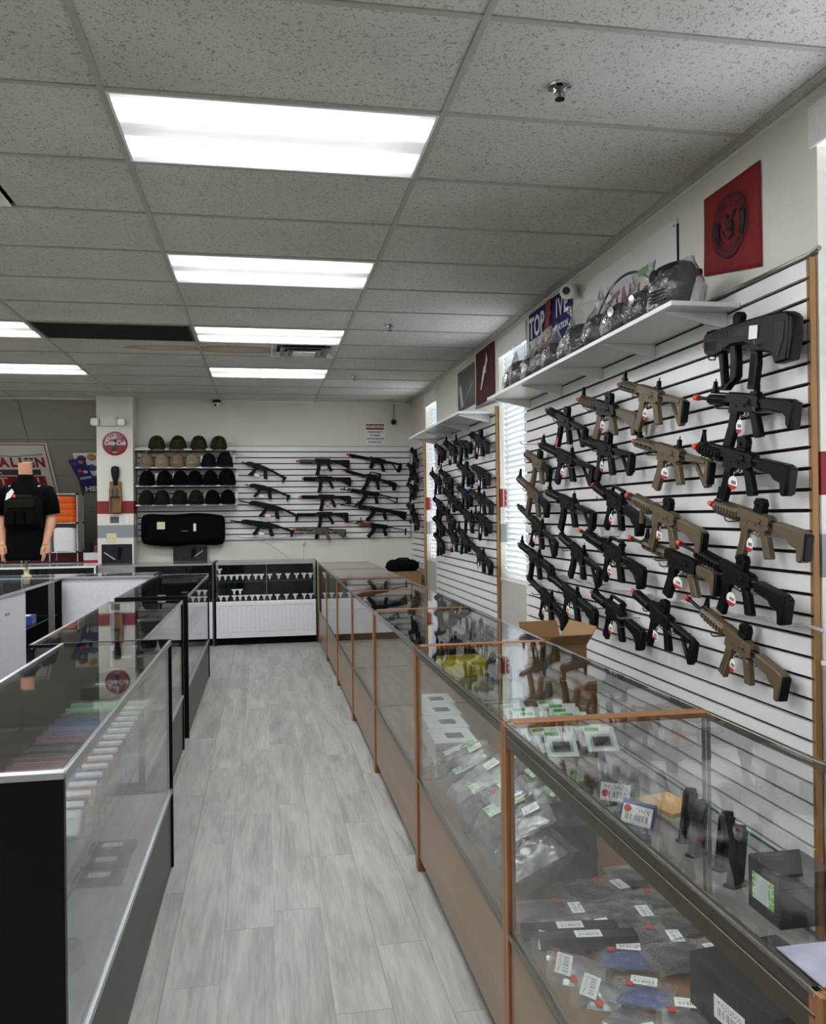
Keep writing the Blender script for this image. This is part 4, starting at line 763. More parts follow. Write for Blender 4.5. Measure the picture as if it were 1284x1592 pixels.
for i, q in enumerate(mids):
    if not q: continue
    kw = dict(vs[(i*3+i//4) % 4]); lab = '%s short black rifle, %s column of the middle board' % (ROW[i//4], COLN[i % 4])
    if i == 8: kw.update(tip='orange_tip', hgs='tube', hg=.22, stock='round'); lab = 'orange-tipped black rifle, third row of the middle board by its near edge'
    if i == 9: kw.update(body='blue_gun', furn='gun_black'); lab = 'short rifle with dark blue receiver on the middle board'
    kw['tagk'] = ['oval', None, 'square', None][i % 4] if i != 7 else 'pink'
    if i == 7: lab = 'short black rifle with pink tag, farthest column of the middle board'
    hang(rifle('short_rifle', lab, 'rifle', MD, **kw), q[0], q[1], 'y', 1.868, cross=.92)
hang(rifle('short_rifle', 'lowest rifle of the middle board, grey with orange tip', 'rifle', MD, body='gun_grey', furn='gun_black', hg=.2, bar=.0, tip='orange_tip', hgs='slim', stock='moe', mag='short', front=None, rear='flip', tagk='oval'), (7.47, 1.277), (6.74, 1.125), 'y', 1.868)
# ---- far corner board
FR = 'short rifles in the far corner'
for i, (a, c, w) in enumerate([((10.50, 2.40), (10.06, 2.20), 'topmost'), ((10.85, 2.223), (10.30, 2.10), 'second highest'), ((10.50, 2.10), (10.04, 1.96), 'upper middle'), ((10.82, 1.96), (10.25, 1.84), 'middle'), ((10.86, 1.70), (10.20, 1.53), 'lower'), ((10.45, 1.60), (10.06, 1.44), 'lowest')]):
    hang(rifle('short_rifle', '%s short black rifle on the narrow far corner board' % w, 'rifle', FR, **vs[i % 4], tagk='square' if i == 4 else None), a, c, 'y', 1.868, cross=.95)
# ================================================================ wall shelves, signs, flags
def wall_shelf(label, y0, y1, z, n, depth=.305):
    t = thing('wall_shelf', label, 'shelf', (SWX, y0, z)); L = y1-y0
    MB().box(-depth, 0, 0, L, -.02, 0).obj('shelf_board', 'shelf_white', t, bevel=.0015)
    for k in range(n):
        y = .10+(L-.2)*k/(n-1)
        MB().prism([(-.002, -.021), (-depth+.03, -.021), (-depth+.03, -.032), (-.02, -.085), (-.002, -.085)], .012, 0, None, y).obj('bracket', 'shelf_white', t, bevel=.001)
    return t
wall_shelf('long white shelf of bagged face masks above the near rifles', 3.13, 5.96, 2.412, 5)
wall_shelf('empty white shelf above the middle rifle board', 6.88, 9.33, 2.43, 4)
def cloth(name, mat_, w, h, parent, loc, rot, amp=.006, th=.0016, nx=18, nz=18, fn=None):
    """hanging cloth: origin at its top middle, x across, z down negative, faces -y"""
    b = MB(); vs = []; fs = []
    for j in range(nz+1):
        for i in range(nx+1):
            u = i/nx; v = j/nz; x = (u-.5)*w; z = -v*h; y = -amp*(math.sin(u*9+v*2)*.5+math.sin(u*17-v*5)*.3)*(.3+v)-amp
            if fn: x, y, z = fn(x, y, z, u, v)
            vs.append((x, y, z))
    for j in range(nz):
        for i in range(nx): a = j*(nx+1)+i; fs.append((a, a+nx+1, a+nx+2, a+1))
    b.add(vs, fs); o = b.obj(name, mat_, parent, loc, rot, smooth=80); s = o.modifiers.new('thick', 'SOLIDIFY'); s.thickness = th; return o
RW = (0, 0, -PI/2)      # a sign on the right-hand wall: local x runs to -Y (reads from the aisle), -y faces the shop
def ring(b, r0, r1, n=40, y=0, w=.001, sx=1):
    for k in range(n):
        a, c = 2*PI*k/n, 2*PI*(k+1)/n
        b.prism([(r0*math.cos(a)*sx, r0*math.sin(a)), (r1*math.cos(a)*sx, r1*math.sin(a)), (r1*math.cos(c)*sx, r1*math.sin(c)), (r0*math.cos(c)*sx, r0*math.sin(c))], w, 0, None, y)
def circle_text(parent, txt, r, size, m, a0, a1, flip=False, y=-.016):
    n = len(txt)
    for k, ch in enumerate(txt):
        if ch == ' ': continue
        a = a0+(a1-a0)*k/(n-1); o = text('letter', ch, size, m, parent, (r*math.cos(a), y, r*math.sin(a)), (0, (PI/2-a) if not flip else (-PI/2-a), 0), depth=.001, bold=.0006)
# red flag with the round seal
t = thing('red_flag', 'red flag with a dark round seal hanging above the bullpup', 'flag', (WX-.004, 3.235, 2.955), RW)
def skew(x, y, z, u, v): return (x, y, z*(1.0-.19*(1-u)) if v > 0 else z)
cloth('cloth', 'red_cloth', .43, .425, t, (0, 0, 0), (0, 0, 0), .004, fn=skew)
sg = thing('seal', '', 'x'); del sg['label']; del sg['category']
bpy.data.objects.remove(sg)
b = MB(); ring(b, .128, .135); ring(b, .116, .119); ring(b, .080, .083)
for a0, a1 in ((-.62, .42), (2.75, 3.75)):
    for k in range(8):
        a, c = a0+(a1-a0)*k/8, a0+(a1-a0)*(k+1)/8; b.prism([(.085*math.cos(a), .085*math.sin(a)), (.114*math.cos(a), .114*math.sin(a)), (.114*math.cos(c), .114*math.sin(c)), (.085*math.cos(c), .085*math.sin(c))], .001)
b.tube([(0, 0, .0), (0, 0, -.001)], .001, 4); ring(b, .0, .026, 20); b.prism([(-.010, .03), (.010, .03), (.028, .062), (.052, .055), (.022, .026), (-.022, .026), (-.052, .055), (-.028, .062)], .001)
b.tube([(-.045, 0, -.010), (-.03, 0, -.042), (0, 0, -.056), (.03, 0, -.042), (.045, 0, -.010)], .004, 6); b.tube([(-.038, 0, .025), (.03, 0, -.05)], .003, 6)
se = b.obj('seal', 'ink', t, (0, -.0135, -.188), smooth=0)
circle_text(se, 'UNITED STATES', .099, .026, 'ink', PI*.93, PI*.12, y=0); circle_text(se, 'MARINE CORPS', .099, .026, 'ink', PI*1.10, PI*1.88, True, y=0)
# white sign behind the bags
t = thing('shop_sign', 'white metal sign with an arc and red letters behind the bagged masks', 'sign', (WX-.003, 4.30, 2.735), RW)
o = MB().box(-.60, .60, -.004, 0, -.23, .23).obj('panel', 'sign_white', t, bevel=.002)
MB().box(.598, .604, -.006, .002, -.2, .2).obj('panel_edge', 'black_plastic', t)
for sx_, sz in ((.57, .2), (-.57, .2), (.57, -.2), (-.57, -.2)): MB().tube([(sx_, -.003, sz), (sx_, -.007, sz)], .007, 8).obj('screw', 'steel', t)
ar = [(.62*math.sin(a)*.92, -.006, -.50+.62*math.cos(a)) for a in [-1.0+2.0*k/40 for k in range(41)]]
MB().tube(ar, .0075, 6).obj('arc_line', 'letter_dark', t)
for k, ch in enumerate('BATTALION'):
    a = -.66+1.32*k/8; text('letter', ch, .15, 'letter_red' if ch != 'O' else 'letter_dark', t, (.52*math.sin(a)*1.05, -.006, -.56+.56*math.cos(a)), (0, a*.55, 0), depth=.002, bold=.006, sx=.85)
# blue flag
t = thing('blue_flag', 'blue flag reading TOP FIVE in white letters beside the camera', 'flag', (WX-.004, 5.52, 3.03), RW)
cloth('cloth', 'blue_cloth', .88, .33, t, (0, 0, 0), (0, 0, 0), .003)
MB().prism([(-.03, 0.0), (.06, 0), (.02, -.31), (-.10, -.31)], .002, 0, None, -.011).obj('red_stroke', 'letter_red', t)
text('lettering', 'TOP', .21, 'letter_white', t, (-.24, -.0125, -.125), (0, 0, 0), depth=.002, bold=.005, sx=.82); text('lettering', 'IVE', .17, 'letter_white', t, (.27, -.0125, -.105), depth=.002, bold=.003, spacing=1.12, sx=.9)
text('lettering', 'F', .22, 'letter_red', t, (.03, -.0127, -.11), depth=.002, bold=.006, sx=.8); text('lettering', 'DOMINATION', .058, 'letter_white', t, (.20, -.0125, -.235), depth=.002, bold=.002)
MB().box(-.42, .0, -.0125, -.0115, -.31, -.27).obj('red_band', 'letter_red', t)
# dark poster and dark red banner
t = thing('poster', 'grey smoky poster beside the dark red banner', 'poster', (WX-.003, 7.955, 2.79), RW)
MB().box(-.345, .345, -.003, 0, -.20, .20).obj('sheet', 'poster_grey', t, smooth=0)
MB().prism([(-.28, .05), (-.20, .06), (-.10, -.16), (-.20, -.17)], .001, 0, None, -.0035).obj('pale_shape', 'cable', t); MB().prism([(-.2, -.18), (.25, .0), (.27, .03), (-.16, -.17)], .001, 0, None, -.0035).obj('pale_streak', 'cable', t)
t = thing('banner', 'dark red cloth banner with a pale gun outline above the middle shelf', 'banner', (WX-.004, 7.23, 3.04), RW)
cloth('cloth', 'dark_red_cloth', .62, .48, t, (0, 0, 0), (0, 0, 0), .004)
MB().prism([(-.13, -.35), (-.10, -.36), (.02, -.22), (.05, -.235), (.06, -.19), (.12, -.12), (.075, -.05), (.06, -.10), (.04, -.15), (-.02, -.17)], .002, 0, None, -.0115).obj('gun_print', 'letter_white', t)
tag(MB().tube([(WX-.012, 7.55, 2.545), (WX-.012, 6.83, 2.522), (WX-.012, 6.78, 2.53)], .010, 8).obj('conduit', 'steel'), 'thin metal conduit under the dark red banner', 'conduit')
tag(MB().tube([(WX-.014, 5.96, 2.492), (WX-.014, 2.71, 2.482), (WX-.014, 2.66, 2.49)], .010, 8).obj('conduit', 'steel'), 'thin metal conduit along the top of the near slatwall', 'conduit')
# security cameras
def bullet_cam(label, loc, rz, tilt, sc=1, body='white_metal'):
    t = thing('security_camera', label, 'camera', loc, (0, 0, rz)); X = R3(-tilt)
    MB().lathe([(.045*sc, 0), (.045*sc, .018*sc), (.02*sc, .022*sc)], 16, 0, R3(PI/2)).obj('mount', body, t)
    MB().tube([(0, -.015*sc, 0), (0, -.06*sc, .0), (0, -.085*sc, -.02*sc)], .013*sc, 8).obj('arm', body, t)
    h = MB().tube([(0, -.06*sc, -.045*sc), (0, -.19*sc, -.075*sc)], [.043*sc, .046*sc], 18).obj('housing', body, t, bevel=.004*sc)
    MB().tube([(0, -.19*sc, -.075*sc), (0, -.193*sc, -.0757*sc)], .036*sc, 18).obj('face', 'white_metal' if body != 'white_metal' else 'shelf_white', h); MB().tube([(0, -.192*sc, -.0685*sc), (0, -.198*sc, -.070*sc)], .024*sc, 16).obj('lens', 'lens', h)
bullet_cam('white bullet camera at the ceiling corner over the blue flag', (WX, 5.06, 3.0), -PI/2+.95, .3, 1.0)
t = thing('security_camera', 'small black dome camera at the ceiling of the back wall', 'camera', (-.583, 10.93, 3.02))
MB().lathe([(.05, .028), (.05, 0), (.042, -.004)], 18).obj('base', 'black_plastic', t); MB().lathe([(.042, -.002), (.040, -.02), (.03, -.04), (.012, -.05)], 18).obj('dome', 'white_metal', t); MB().tube([(-.01, -.030, -.03), (-.014, -.045, -.038)], .014, 12).obj('lens', 'lens', t)
t = thing('security_camera', 'small black camera on a cable beside the warning sign', 'camera', (1.714, 10.99, 2.80))
MB().lathe([(.035, 0), (.035, .02), (.02, .025)], 14, 0, R3(PI/2)).obj('mount', 'black_plastic', t); MB().tube([(0, -.02, 0), (-.012, -.09, -.02)], [.036, .034], 14).obj('housing', 'black_plastic', t, bevel=.004); MB().tube([(-.012, -.09, -.02), (-.013, -.094, -.021)], .022, 12).obj('lens', 'lens', t); MB().tube([(0, -.006, .02), (.008, -.006, .24)], .004, 6).obj('cable', 'letter_dark', t)
# warning sign
t = thing('warning_sign', 'white warning sign with a red heading on the back wall', 'sign', (1.466, 10.995, 2.64))
MB().box(-.135, .135, -.004, 0, -.145, .138).obj('panel', 'sign_white', t, bevel=.001); MB().box(-.122, .122, -.0055, -.003, .052, .124).obj('heading', 'sign_red', t)
text('lettering', 'WARNING', .052, 'tag_white', t, (0, -.007, .088), bold=.0012, sx=.98)
for k, (s_, sz) in enumerate((('THIS PROPERTY', .028), ('IS UNDER', .028), ('VIDEO SURVEILLANCE', .024), ('24 HOURS A DAY', .024))): text('lettering', s_, sz, 'ink', t, (0, -.005, .018-.044*k), bold=.0008)
# ---- pillar: emergency light, round sign, wooden holster board, outlet, small notice, poster
PF = 10.72
t = thing('emergency_light', 'two-headed emergency light at the top of the pillar', 'emergency light', (-1.86, PF, 2.745))
MB().box(-.10, .10, -.06, 0, -.06, .06).obj('case', 'beige_case', t, bevel=.008, seg=2)
for s in (-1, 1):
    h = MB().box(s*.155-.05, s*.155+.05, -.10, -.03, -.062, .03).obj('lamp_head', 'beige_case', t, bevel=.014, seg=2); MB().box(s*.155-.038, s*.155+.038, -.104, -.099, -.05, .018).obj('lamp_lens', 'clear_plastic', h, bevel=.004); MB().tube([(s*.10, -.04, -.02), (s*.12, -.05, -.02)], .012, 8).obj('swivel', 'beige_case', h)
t = thing('round_sign', 'round red soft-drink sign with white script on the pillar', 'sign', (-1.793, PF, 2.472))
MB().lathe([(.147, 0), (.147, .010), (.138, .018), (.06, .026), (.0, .028)], 40, 0, R3(PI/2)).obj('disc', 'sign_red', t)
bo = MB().lathe([(.030, -.095), (.032, -.05), (.024, -.02), (.030, .02), (.024, .05), (.012, .075), (.011, .108), (.014, .112)], 14, 0, T3(0, -.020, 0) @ Matrix.Diagonal((1, .35, 1, 1))).obj('bottle_print', 'letter_dark', t)
MB().lathe([(.014, .088), (.012, .118)], 12, 0, T3(0, -.023, 0) @ Matrix.Diagonal((1, .4, 1, 1))).obj('bottle_cap', 'cable', t)
text('lettering', 'Coca-Cola', .082, 'letter_white', t, (0, -.032, .005), shear=.35, bold=.0022, sx=.72); text('lettering', 'Drink', .055, 'letter_white', t, (-.045, -.031, .062), (0, -.18, 0), shear=.35, bold=.0015); MB().box(-.03, .03, -.027, -.024, -.112, -.106).obj('trade_line', 'letter_white', t)
t = thing('wooden_holster', 'wooden wall board holding a black bulb-ended club', 'wall decoration', (-1.79, PF, 1.62))
MB().box(-.072, .072, -.018, 0, 0, .385).obj('back_board', 'cedar', t, bevel=.003)
b = MB(); b.box(-.072, -.058, -.065, -.018, 0, .30); b.box(.058, .072, -.065, -.018, 0, .30); b.box(-.058, .058, -.065, -.05, .20, .33); b.prism([(-.058, 0), (.058, 0), (.058, .02), (-.058, .02)], .045, 0, None, -.04); b.obj('trough', 'cedar', t, bevel=.002)
cb = MB().lathe([(.018, .24), (.020, .32), (.026, .38), (.046, .46), (.052, .52), (.044, .56), (.02, .575)], 18, 0, T3(0, -.035, 0)).obj('club', 'black_plastic', t)
MB().lathe([(.05, .20), (.052, .28), (.03, .33)], 12, 0, T3(0, -.034, 0)).obj('club_neck', 'dark_panel', t)
t = thing('power_outlet', 'cream double power outlet on the grey band of the pillar', 'outlet', (-1.846, PF, 1.312))
MB().box(-.058, .058, -.006, 0, -.058, .058).obj('cover_plate', 'cream_plastic', t, bevel=.003)
for s in (-1, 1):
    o = MB().lathe([(.018, 0), (.018, .003)], 14, 0, T3(s*.025, -.006, 0) @ R3(PI/2)).obj('socket', 'cream_plastic', t); MB().box(s*.025-.006, s*.025-.003, -.0095, -.0085, -.006, .006).box(s*.025+.003, s*.025+.006, -.0095, -.0085, -.006, .006).obj('slots', 'black_matte', o)
t = thing('notice', 'small paper notice with a dark picture below the wooden holster', 'notice', (-1.755, PF, 1.535)); MB().box(-.11, .11, -.002, 0, -.042, .042).obj('paper', 'sign_white', t, smooth=0); MB().box(-.107, .0, -.003, -.0018, -.04, .04).obj('picture', 'poster_grey', t, smooth=0)
for k in range(4): MB().box(.012, .08, -.003, -.0018, .025-.018*k, .029-.018*k).obj('text_line', 'steel', t, smooth=0)
def dark_poster(label, loc, w, h, k=0):
    t = thing('poster', label, 'poster', loc); MB().box(-w/2, w/2, -.004, 0, 0, h).obj('sheet', 'poster_dark', t, smooth=0)
    MB().prism([(-w*.42, h*.55), (-w*.40, h*.60), (-w*.05, h*.22), (-w*.08, h*.18)] if k == 0 else [(.05*w, h*.2), (.08*w, h*.2), (w*.40, h*.7), (w*.36, h*.72)], .001, 0, None, -.0045).obj('pale_print', 'cable', t, smooth=0); MB().prism([(0, h*.2), (w*.12, h*.2), (w*.2, h*.8), (w*.05, h*.85)], .001, 0, None, -.0045).obj('dim_print', 'navy_cloth', t, smooth=0)
dark_poster('dark poster at the foot of the pillar', (-1.785, PF, 1.0), .36, .235)
dark_poster('dark landscape poster under the rifle bag', (-.93, 10.94, 1.0), .42, .185, 1)
# ---- cap shelves on the back slatwall
SX0, SX1 = -1.555, -.335
for k, z in enumerate((2.41, 2.183, 1.955, 1.716)):
    t = thing('cap_shelf', ['topmost', 'second', 'third', 'lowest'][k]+' narrow white cap shelf on the back wall', 'shelf', (SX0, 10.966, z), group='cap shelves')
    MB().box(0, SX1-SX0, -.26, 0, -.016, 0).obj('shelf_board', 'shelf_white', t, bevel=.001)
    for x in (.12, SX1-SX0-.08): MB().prism([(0, 0)]*0 or [(-.004, -.016), (-.004, -.07), (.004, -.07), (.004, -.016)], .16, 0, None, -.09).obj('bracket', 'shelf_white', t) if False else MB().box(x-.004, x+.004, -.2, -.003, -.05, -.016).obj('bracket', 'shelf_white', t)
def cap_meshes():
    rings = []
    for j in range(7):
        v = j/6; a = v*PI/2*.97; r = math.cos(a)**.72; z = .105*math.sin(a)
        rings.append([(.083*r*math.cos(q), .098*r*math.sin(q)-.005, z) for q in [2*PI*k/20 for k in range(20)]])
    cr = MB().loft(rings); vs = []; fs = []
    for j in range(5):
        for i in range(13):
            u = i/12; a = PI+PI*u; w = .083+.0*j; d = j/4
            x = -.083*math.cos(a)*(-1)*(1-.12*d); y = .098*math.sin(a)-.005-.072*d*math.sin(PI*u)**.6; z = .004-.05*d*math.sin(PI*u)*.5-.018*abs(2*u-1)**2*d+.012*math.sin(PI*u)
            vs.append((x, y, z))
    for j in range(4):
        for i in range(12): a = j*13+i; fs.append((a, a+1, a+14, a+13))
    br = MB().add(vs, fs); bt = MB().lathe([(.008, .103), (.008, .107), (.004, .109)], 8); pt = MB().prism([(-.028, .035), (.028, .035), (.026, .068), (-.026, .068)], .003, 0, R3(.42) if False else None, -.094)
    seam = MB()
    for q in (0, PI/3, 2*PI/3): seam.tube([(.0845*math.cos(a)**.72*math.cos(q)*s, (.0995*math.cos(a)**.72)*math.sin(q)*s-.005, .106*math.sin(a)) for s, a in [(1, PI/2*.97*k/6) for k in range(7)]+[(-1, PI/2*.97*(6-k)/6) for k in range(7)]], .0014, 4)
    return cr, br, bt, pt, seam
CM = {}
def cap(name, label, m, loc, rz, group, camo=False, tagged=False, patch=None, sc=1):
    if m not in CM: cr, br, bt, pt, se = cap_meshes(); CM[m] = (cr.mesh('crown', m, smooth=60), br.mesh('brim', m, smooth=60), bt.mesh('top_button', m), pt.mesh('patch', m if m not in ('khaki', 'sand') else 'khaki'), se.mesh('seam', m))
    t = thing(name, label, 'cap', loc, (0, 0, rz), group); t.scale = (sc*1.0, sc, sc*(1.28 if camo is False and m == 'camo' else 1.38)); c = CM[m]
    cr = link('crown', c[0], t); link('seam', c[4], cr); br = link('brim', c[1], t); s = br.modifiers.new('th', 'SOLIDIFY'); s.thickness = .004; link('top_button', c[2], t); link('patch', c[3], t, (0, 0, 0))
    if tagged: MB().box(.075, .105, -.04, -.038, .03, .085).obj('price_tag', 'tag_white', t, (0, 0, 0), (0, 0, .5))
    return t
ZS = (2.41, 2.183, 1.955, 1.716); CG = 'caps on the back shelves'
NTH = ['leftmost', 'second', 'third', 'fourth', 'fifth', 'rightmost']
for k, x in enumerate((-1.31, -1.05, -.80, -.555)): cap('camo_cap', NTH[k].replace('fourth', 'rightmost')+' camouflage cap on the top cap shelf', 'camo', (x, 10.80, 2.412), random.uniform(-.35, .35), CG, sc=1.24)
for k, x in enumerate((-1.434, -1.25, -1.064, -.877, -.681, -.484)):
    m = ('khaki', 'sand', 'khaki', 'sand', 'navy_cloth', 'navy_cloth')[k]; cap('cap', NTH[k]+' cap on the second shelf, '+('khaki', 'pale sand', 'khaki', 'pale sand', 'dark navy', 'dark navy')[k], m, (x, 10.82, 2.199), random.uniform(-.1, .1)+(.25 if k == 5 else 0), CG, tagged=k in (3, 5), sc=1.1+.12*(k == 5))
for k, x in enumerate((-1.43, -1.22, -1.03, -.85, -.66, -.46)): cap('cap', NTH[k]+' black cap on the third shelf', 'black_cloth', (x, 10.80, 1.971), random.uniform(-.3, .3), CG, tagged=k in (0, 1, 5), sc=1.16+.16*(k == 5))
for k, x in enumerate((-1.44, -1.25, -1.04, -.84, -.64, -.45)): cap('cap', NTH[k]+(' olive cap on the lowest shelf' if k < 4 else ' black cap on the lowest shelf'), 'olive_cloth' if k < 4 else 'black_cloth', (x, 10.80, 1.732), random.uniform(-.2, .2), CG, tagged=k in (2, 3, 5), sc=1.14)
# ---- rifle bag
t = thing('rifle_bag', 'long black padded rifle bag hanging below the caps', 'bag', (-1.005, 10.87, 1.20))
def pillow(w, h, d, nx=16, nz=10, p=4.0, amp=.004):
    b = MB(); 
    for s in (-1, 1):
        vs = []; fs = []
        for j in range(nz+1):
            for i in range(nx+1):
                u = 2*i/nx-1; v = 2*j/nz-1; f = max(0, 1-abs(u)**p)**.5*max(0, 1-abs(v)**p)**.5
                vs.append((u*w/2*(1-.06*abs(v)**6), s*(d/2*f)+amp*math.sin(u*7+v*3), v*h/2*(1-.10*abs(u)**8)+h/2+.008*math.sin(u*5)*abs(v)))
        for j in range(nz):
            for i in range(nx): a = j*(nx+1)+i; fs.append((a, a+1, a+nx+2, a+nx+1))
        b.add(vs, fs)
    return b
pillow(1.03, .40, .17).obj('body', 'black_cloth', t, smooth=70)
MB().box(-.13, .33, -.092, -.07, .05, .22).obj('pocket', 'black_cloth', t, bevel=.01, seg=2); MB().tube([(-.09, -.02, .33), (-.085, -.03, .385), (.05, -.03, .375), (.06, -.02, .33)], [(.02, .012)]*4, 8).obj('carry_handle', 'black_cloth', t); MB().box(-.31, -.215, -.094, -.088, .21, .30).obj('price_card', 'cream_plastic', t); MB().box(.13, .162, -.096, -.09, .18, .275).obj('label', 'tag_white', t); MB().box(-.02, .06, -.094, -.091, .18, .188).obj('logo_strip', 'steel', t)
tag(MB().tube([(-.36, 10.955, 1.30), (-.25, 10.955, 1.285), (.15, 10.955, 1.27), (.45, 10.955, 1.30), (.56, 10.955, 1.34)], .004, 6).obj('wall_cable', 'cable'), 'thin pale cable sagging along the foot of the back slatwall', 'cable')
tag(MB().tube([(-.1, 10.99, 1.27), (.05, 10.99, 1.2), (.22, 10.99, 1.08), (.30, 10.99, 1.02)], .004, 6).obj('wall_cable', 'cable'), 'pale cable slanting down to the bead-board showcase', 'cable')
t = thing('cable_drop', 'white plug hanging on a cord below the olive rifle', 'cable', (.50, 10.985, 1.0)); MB().tube([(0, 0, 0), (0, 0, .24)], .0035, 6).obj('cord', 'cable', t); MB().box(-.014, .014, -.02, .006, .18, .235).obj('plug', 'white_metal', t, bevel=.003)
# clear security cable stretched over the lower rifles of the near board
cl = [(1.915, 2.62+k*.11, 1.135+.06*math.sin(k/28*PI)*(-.3)+.010*math.sin(k*2.3)) for k in range(29)]
tag(MB().tube([(x, y, z+.0+(y-2.62)*.008) for x, y, z in cl], .007, 6).obj('security_cable', 'cord_clear'), 'clear coiled security cable strung across the lower near rifles', 'cable')
# ---- bagged face masks along the shelf
def mask_meshes():
    out = []
    for v in range(3):
        random.seed(50+v); n = 22; rings = []
        prof = [(.0, .08, .07), (.015, .10, .09), (.05, .108, .098), (.10, .10, .09), (.145, .088, .07), (.175, .07, .045), (.20, .072, .03), (.235, .10, .018), (.27, .125, .006)] if v else [(.0, .11, .09), (.03, .13, .105), (.08, .135, .11), (.12, .13, .10), (.15, .12, .075), (.175, .13, .04), (.19, .145, .012)]
        for z, rx, ry in prof: rings.append([(rx*math.cos(q)*(1+random.uniform(-.13, .10)), ry*math.sin(q)*(1+random.uniform(-.16, .12)), z+random.uniform(-.004, .004)) for q in [2*PI*k/n for k in range(n)]])
        out.append(MB().loft(rings, cap=False).mesh('bag', 'mask_film', smooth=40))
    m = MB(); rings = []
    for j in range(9):      # full-face shell: brow, eye band, nose bulge, chin
        z, w_, f_, bk = [(.0, .035, .045, .01), (.02, .055, .068, .03), (.045, .062, .078, .04), (.07, .068, .074, .045), (.085, .076, .064, .05), (.11, .080, .062, .052), (.13, .078, .058, .05), (.145, .068, .045, .04), (.152, .05, .03, .03)][j]
        rings.append([(w_*math.cos(q), (-f_*abs(math.sin(q))**.8 if math.sin(q) < 0 else bk*math.sin(q)), z) for q in [2*PI*k/20 for k in range(20)]])
    m.loft(rings)
    for k in range(4): m.box(-.034, .034, -.086, -.066, .018+.011*k, .022+.011*k)
    for s_ in (-1, 1): m.tube([(s_*.07, 0, .11), (s_*.06, .06, .12), (0, .075, .125)], [(.003, .010)]*3, 6)
    mk = m.mesh('mask', 'bag_dark', smooth=50)
    ln = MB()
    for s in (-1, 1): ln.lathe([(.026, 0), (.026, .006), (.022, .010)], 14, 0, T3(s*.034, -.058, .108) @ R3(PI/2, 0, s*.35))
    return out, mk, ln.mesh('goggle_lens', 'lens')
MBAG, MMASK, MLENS = mask_meshes(); random.seed(11)
NW = ['nearest, lying in the largest bag', 'second from the near end', 'third from the near end', 'fourth from the near end', 'fifth from the near end', 'sixth from the near end', 'seventh from the near end', 'fourth from the far end', 'third from the far end', 'second from the far end', 'farthest, against the blind']
for k, y in enumerate((3.30, 3.60, 3.84, 4.08, 4.30, 4.52, 4.74, 4.95, 5.16, 5.38, 5.62)):
    t = thing('bagged_mask', 'dark face mask in a clear bag on the shelf, '+NW[k], 'face mask', (1.74+random.uniform(-.015, .015), y, 2.4125), (0, 0, -PI/2+random.uniform(-.5, .5)), 'bagged masks')
    s = 1.05 if k == 0 else random.uniform(.92, 1.08); t.scale = (s, s, s)
    link('bag', MBAG[0 if k == 0 else 1+k % 2], t); mk = link('mask', MMASK, t, (0, 0, .004), (0, 0, random.uniform(-.3, .3)), 1.0 if k else 1.22); link('goggle_lens', MLENS, mk)
    if k in (1, 7): MB().prism([(-.05, 0), (.05, 0), (.05, .03), (-.05, .03)], .002).obj('header_card', 'green_print', t, (0, -.0, .24))
# ================================================================ far left: banner, posters, cube shelves, mannequin
SLR = (PI/4, 0, 0)
def on_slope(x, s, lift=.012): return (x, 11.0+(s-lift)*.70711, 3.04-(s+lift)*.70711)
t = thing('banner', 'white banner with red lettering on the sloped ceiling behind the mannequin', 'banner', on_slope(-3.55, 1.19), SLR)
MB().box(-.78, .78, -.004, .0, -.50, .50).obj('sheet', 'banner_white', t, bevel=.001)
b = MB()
for s in (-1, 1): b.box(-.75, .75, -.006, -.003, s*.47-.006, s*.47+.006); b.box(s*.745-.006, s*.745+.006, -.006, -.003, -.47, .47)
b.obj('border_line', 'letter_red', t, smooth=0)
MB().tube([(-.7, -.006, .30), (-.2, -.006, .31), (.1, -.006, .29), (.35, -.006, .27), (.7, -.006, .31)], .004, 5).obj('arc_line', 'letter_dark', t)
for k, (ch, x) in enumerate(zip('BATTALI N', (-.29, -.17, -.05, .07, .19, .31, .40, .0, .64))):
    if ch != ' ': text('letter', ch, .22, 'letter_red', t, (x, -.006, .16), depth=.002, bold=.010, sx=.72)
MB().box(.455, .565, -.007, -.004, .075, .245).obj('camo_block', 'letter_dark', t, bevel=.02); text('star', '*', .25, 'banner_white', t, (.51, -.009, .12), bold=.008)
MB().box(-.68, .62, -.006, -.003, -.06, .04).obj('grey_strip', 'letter_dark', t, smooth=0); text('lettering', 'STA', .10, 'banner_white', t, (.0, -.008, -.012), spacing=2.0); text('lettering', 'A', .10, 'banner_white', t, (.47, -.008, -.012))
MB().box(-.68, .66, -.006, -.003, -.27, -.08).obj('red_strip', 'letter_red', t, smooth=0); text('lettering', 'INT', .20, 'banner_white', t, (-.02, -.008, -.18), sx=1.1, spacing=1.2); text('lettering', 'N', .20, 'banner_white', t, (.50, -.008, -.18), sx=1.1)
text('lettering', 'W', .06, 'letter_red', t, (.2, -.006, -.40)); text('lettering', 'RE', .06, 'letter_red', t, (.62, -.006, -.40))
t = thing('poster', 'white and purple poster with coloured balls reading HERE beside the pillar', 'poster', on_slope(-2.32, 1.22), SLR)
MB().box(-.155, .30, -.003, 0, -.36, .36).obj('sheet', 'sign_white', t, smooth=0); MB().box(-.155, .30, -.004, -.002, -.36, -.05).obj('purple_field', 'purple_box', t, smooth=0)
text('lettering', 'HERE!', .12, 'tag_white', t, (.06, -.006, -.29), bold=.004); text('lettering', 'get it', .07, 'yellow_plastic', t, (-.02, -.006, -.18), shear=.3, bold=.002)
for x, z, c in ((-.06, .26, 'maroon_box'), (.07, .29, 'gold_box'), (.05, .10, 'blue_box')): MB().lathe([(.06, 0), (.055, .004), (.03, .006)], 18, 0, T3(x, -.003, z) @ R3(PI/2)).obj('ball_print', c, t)
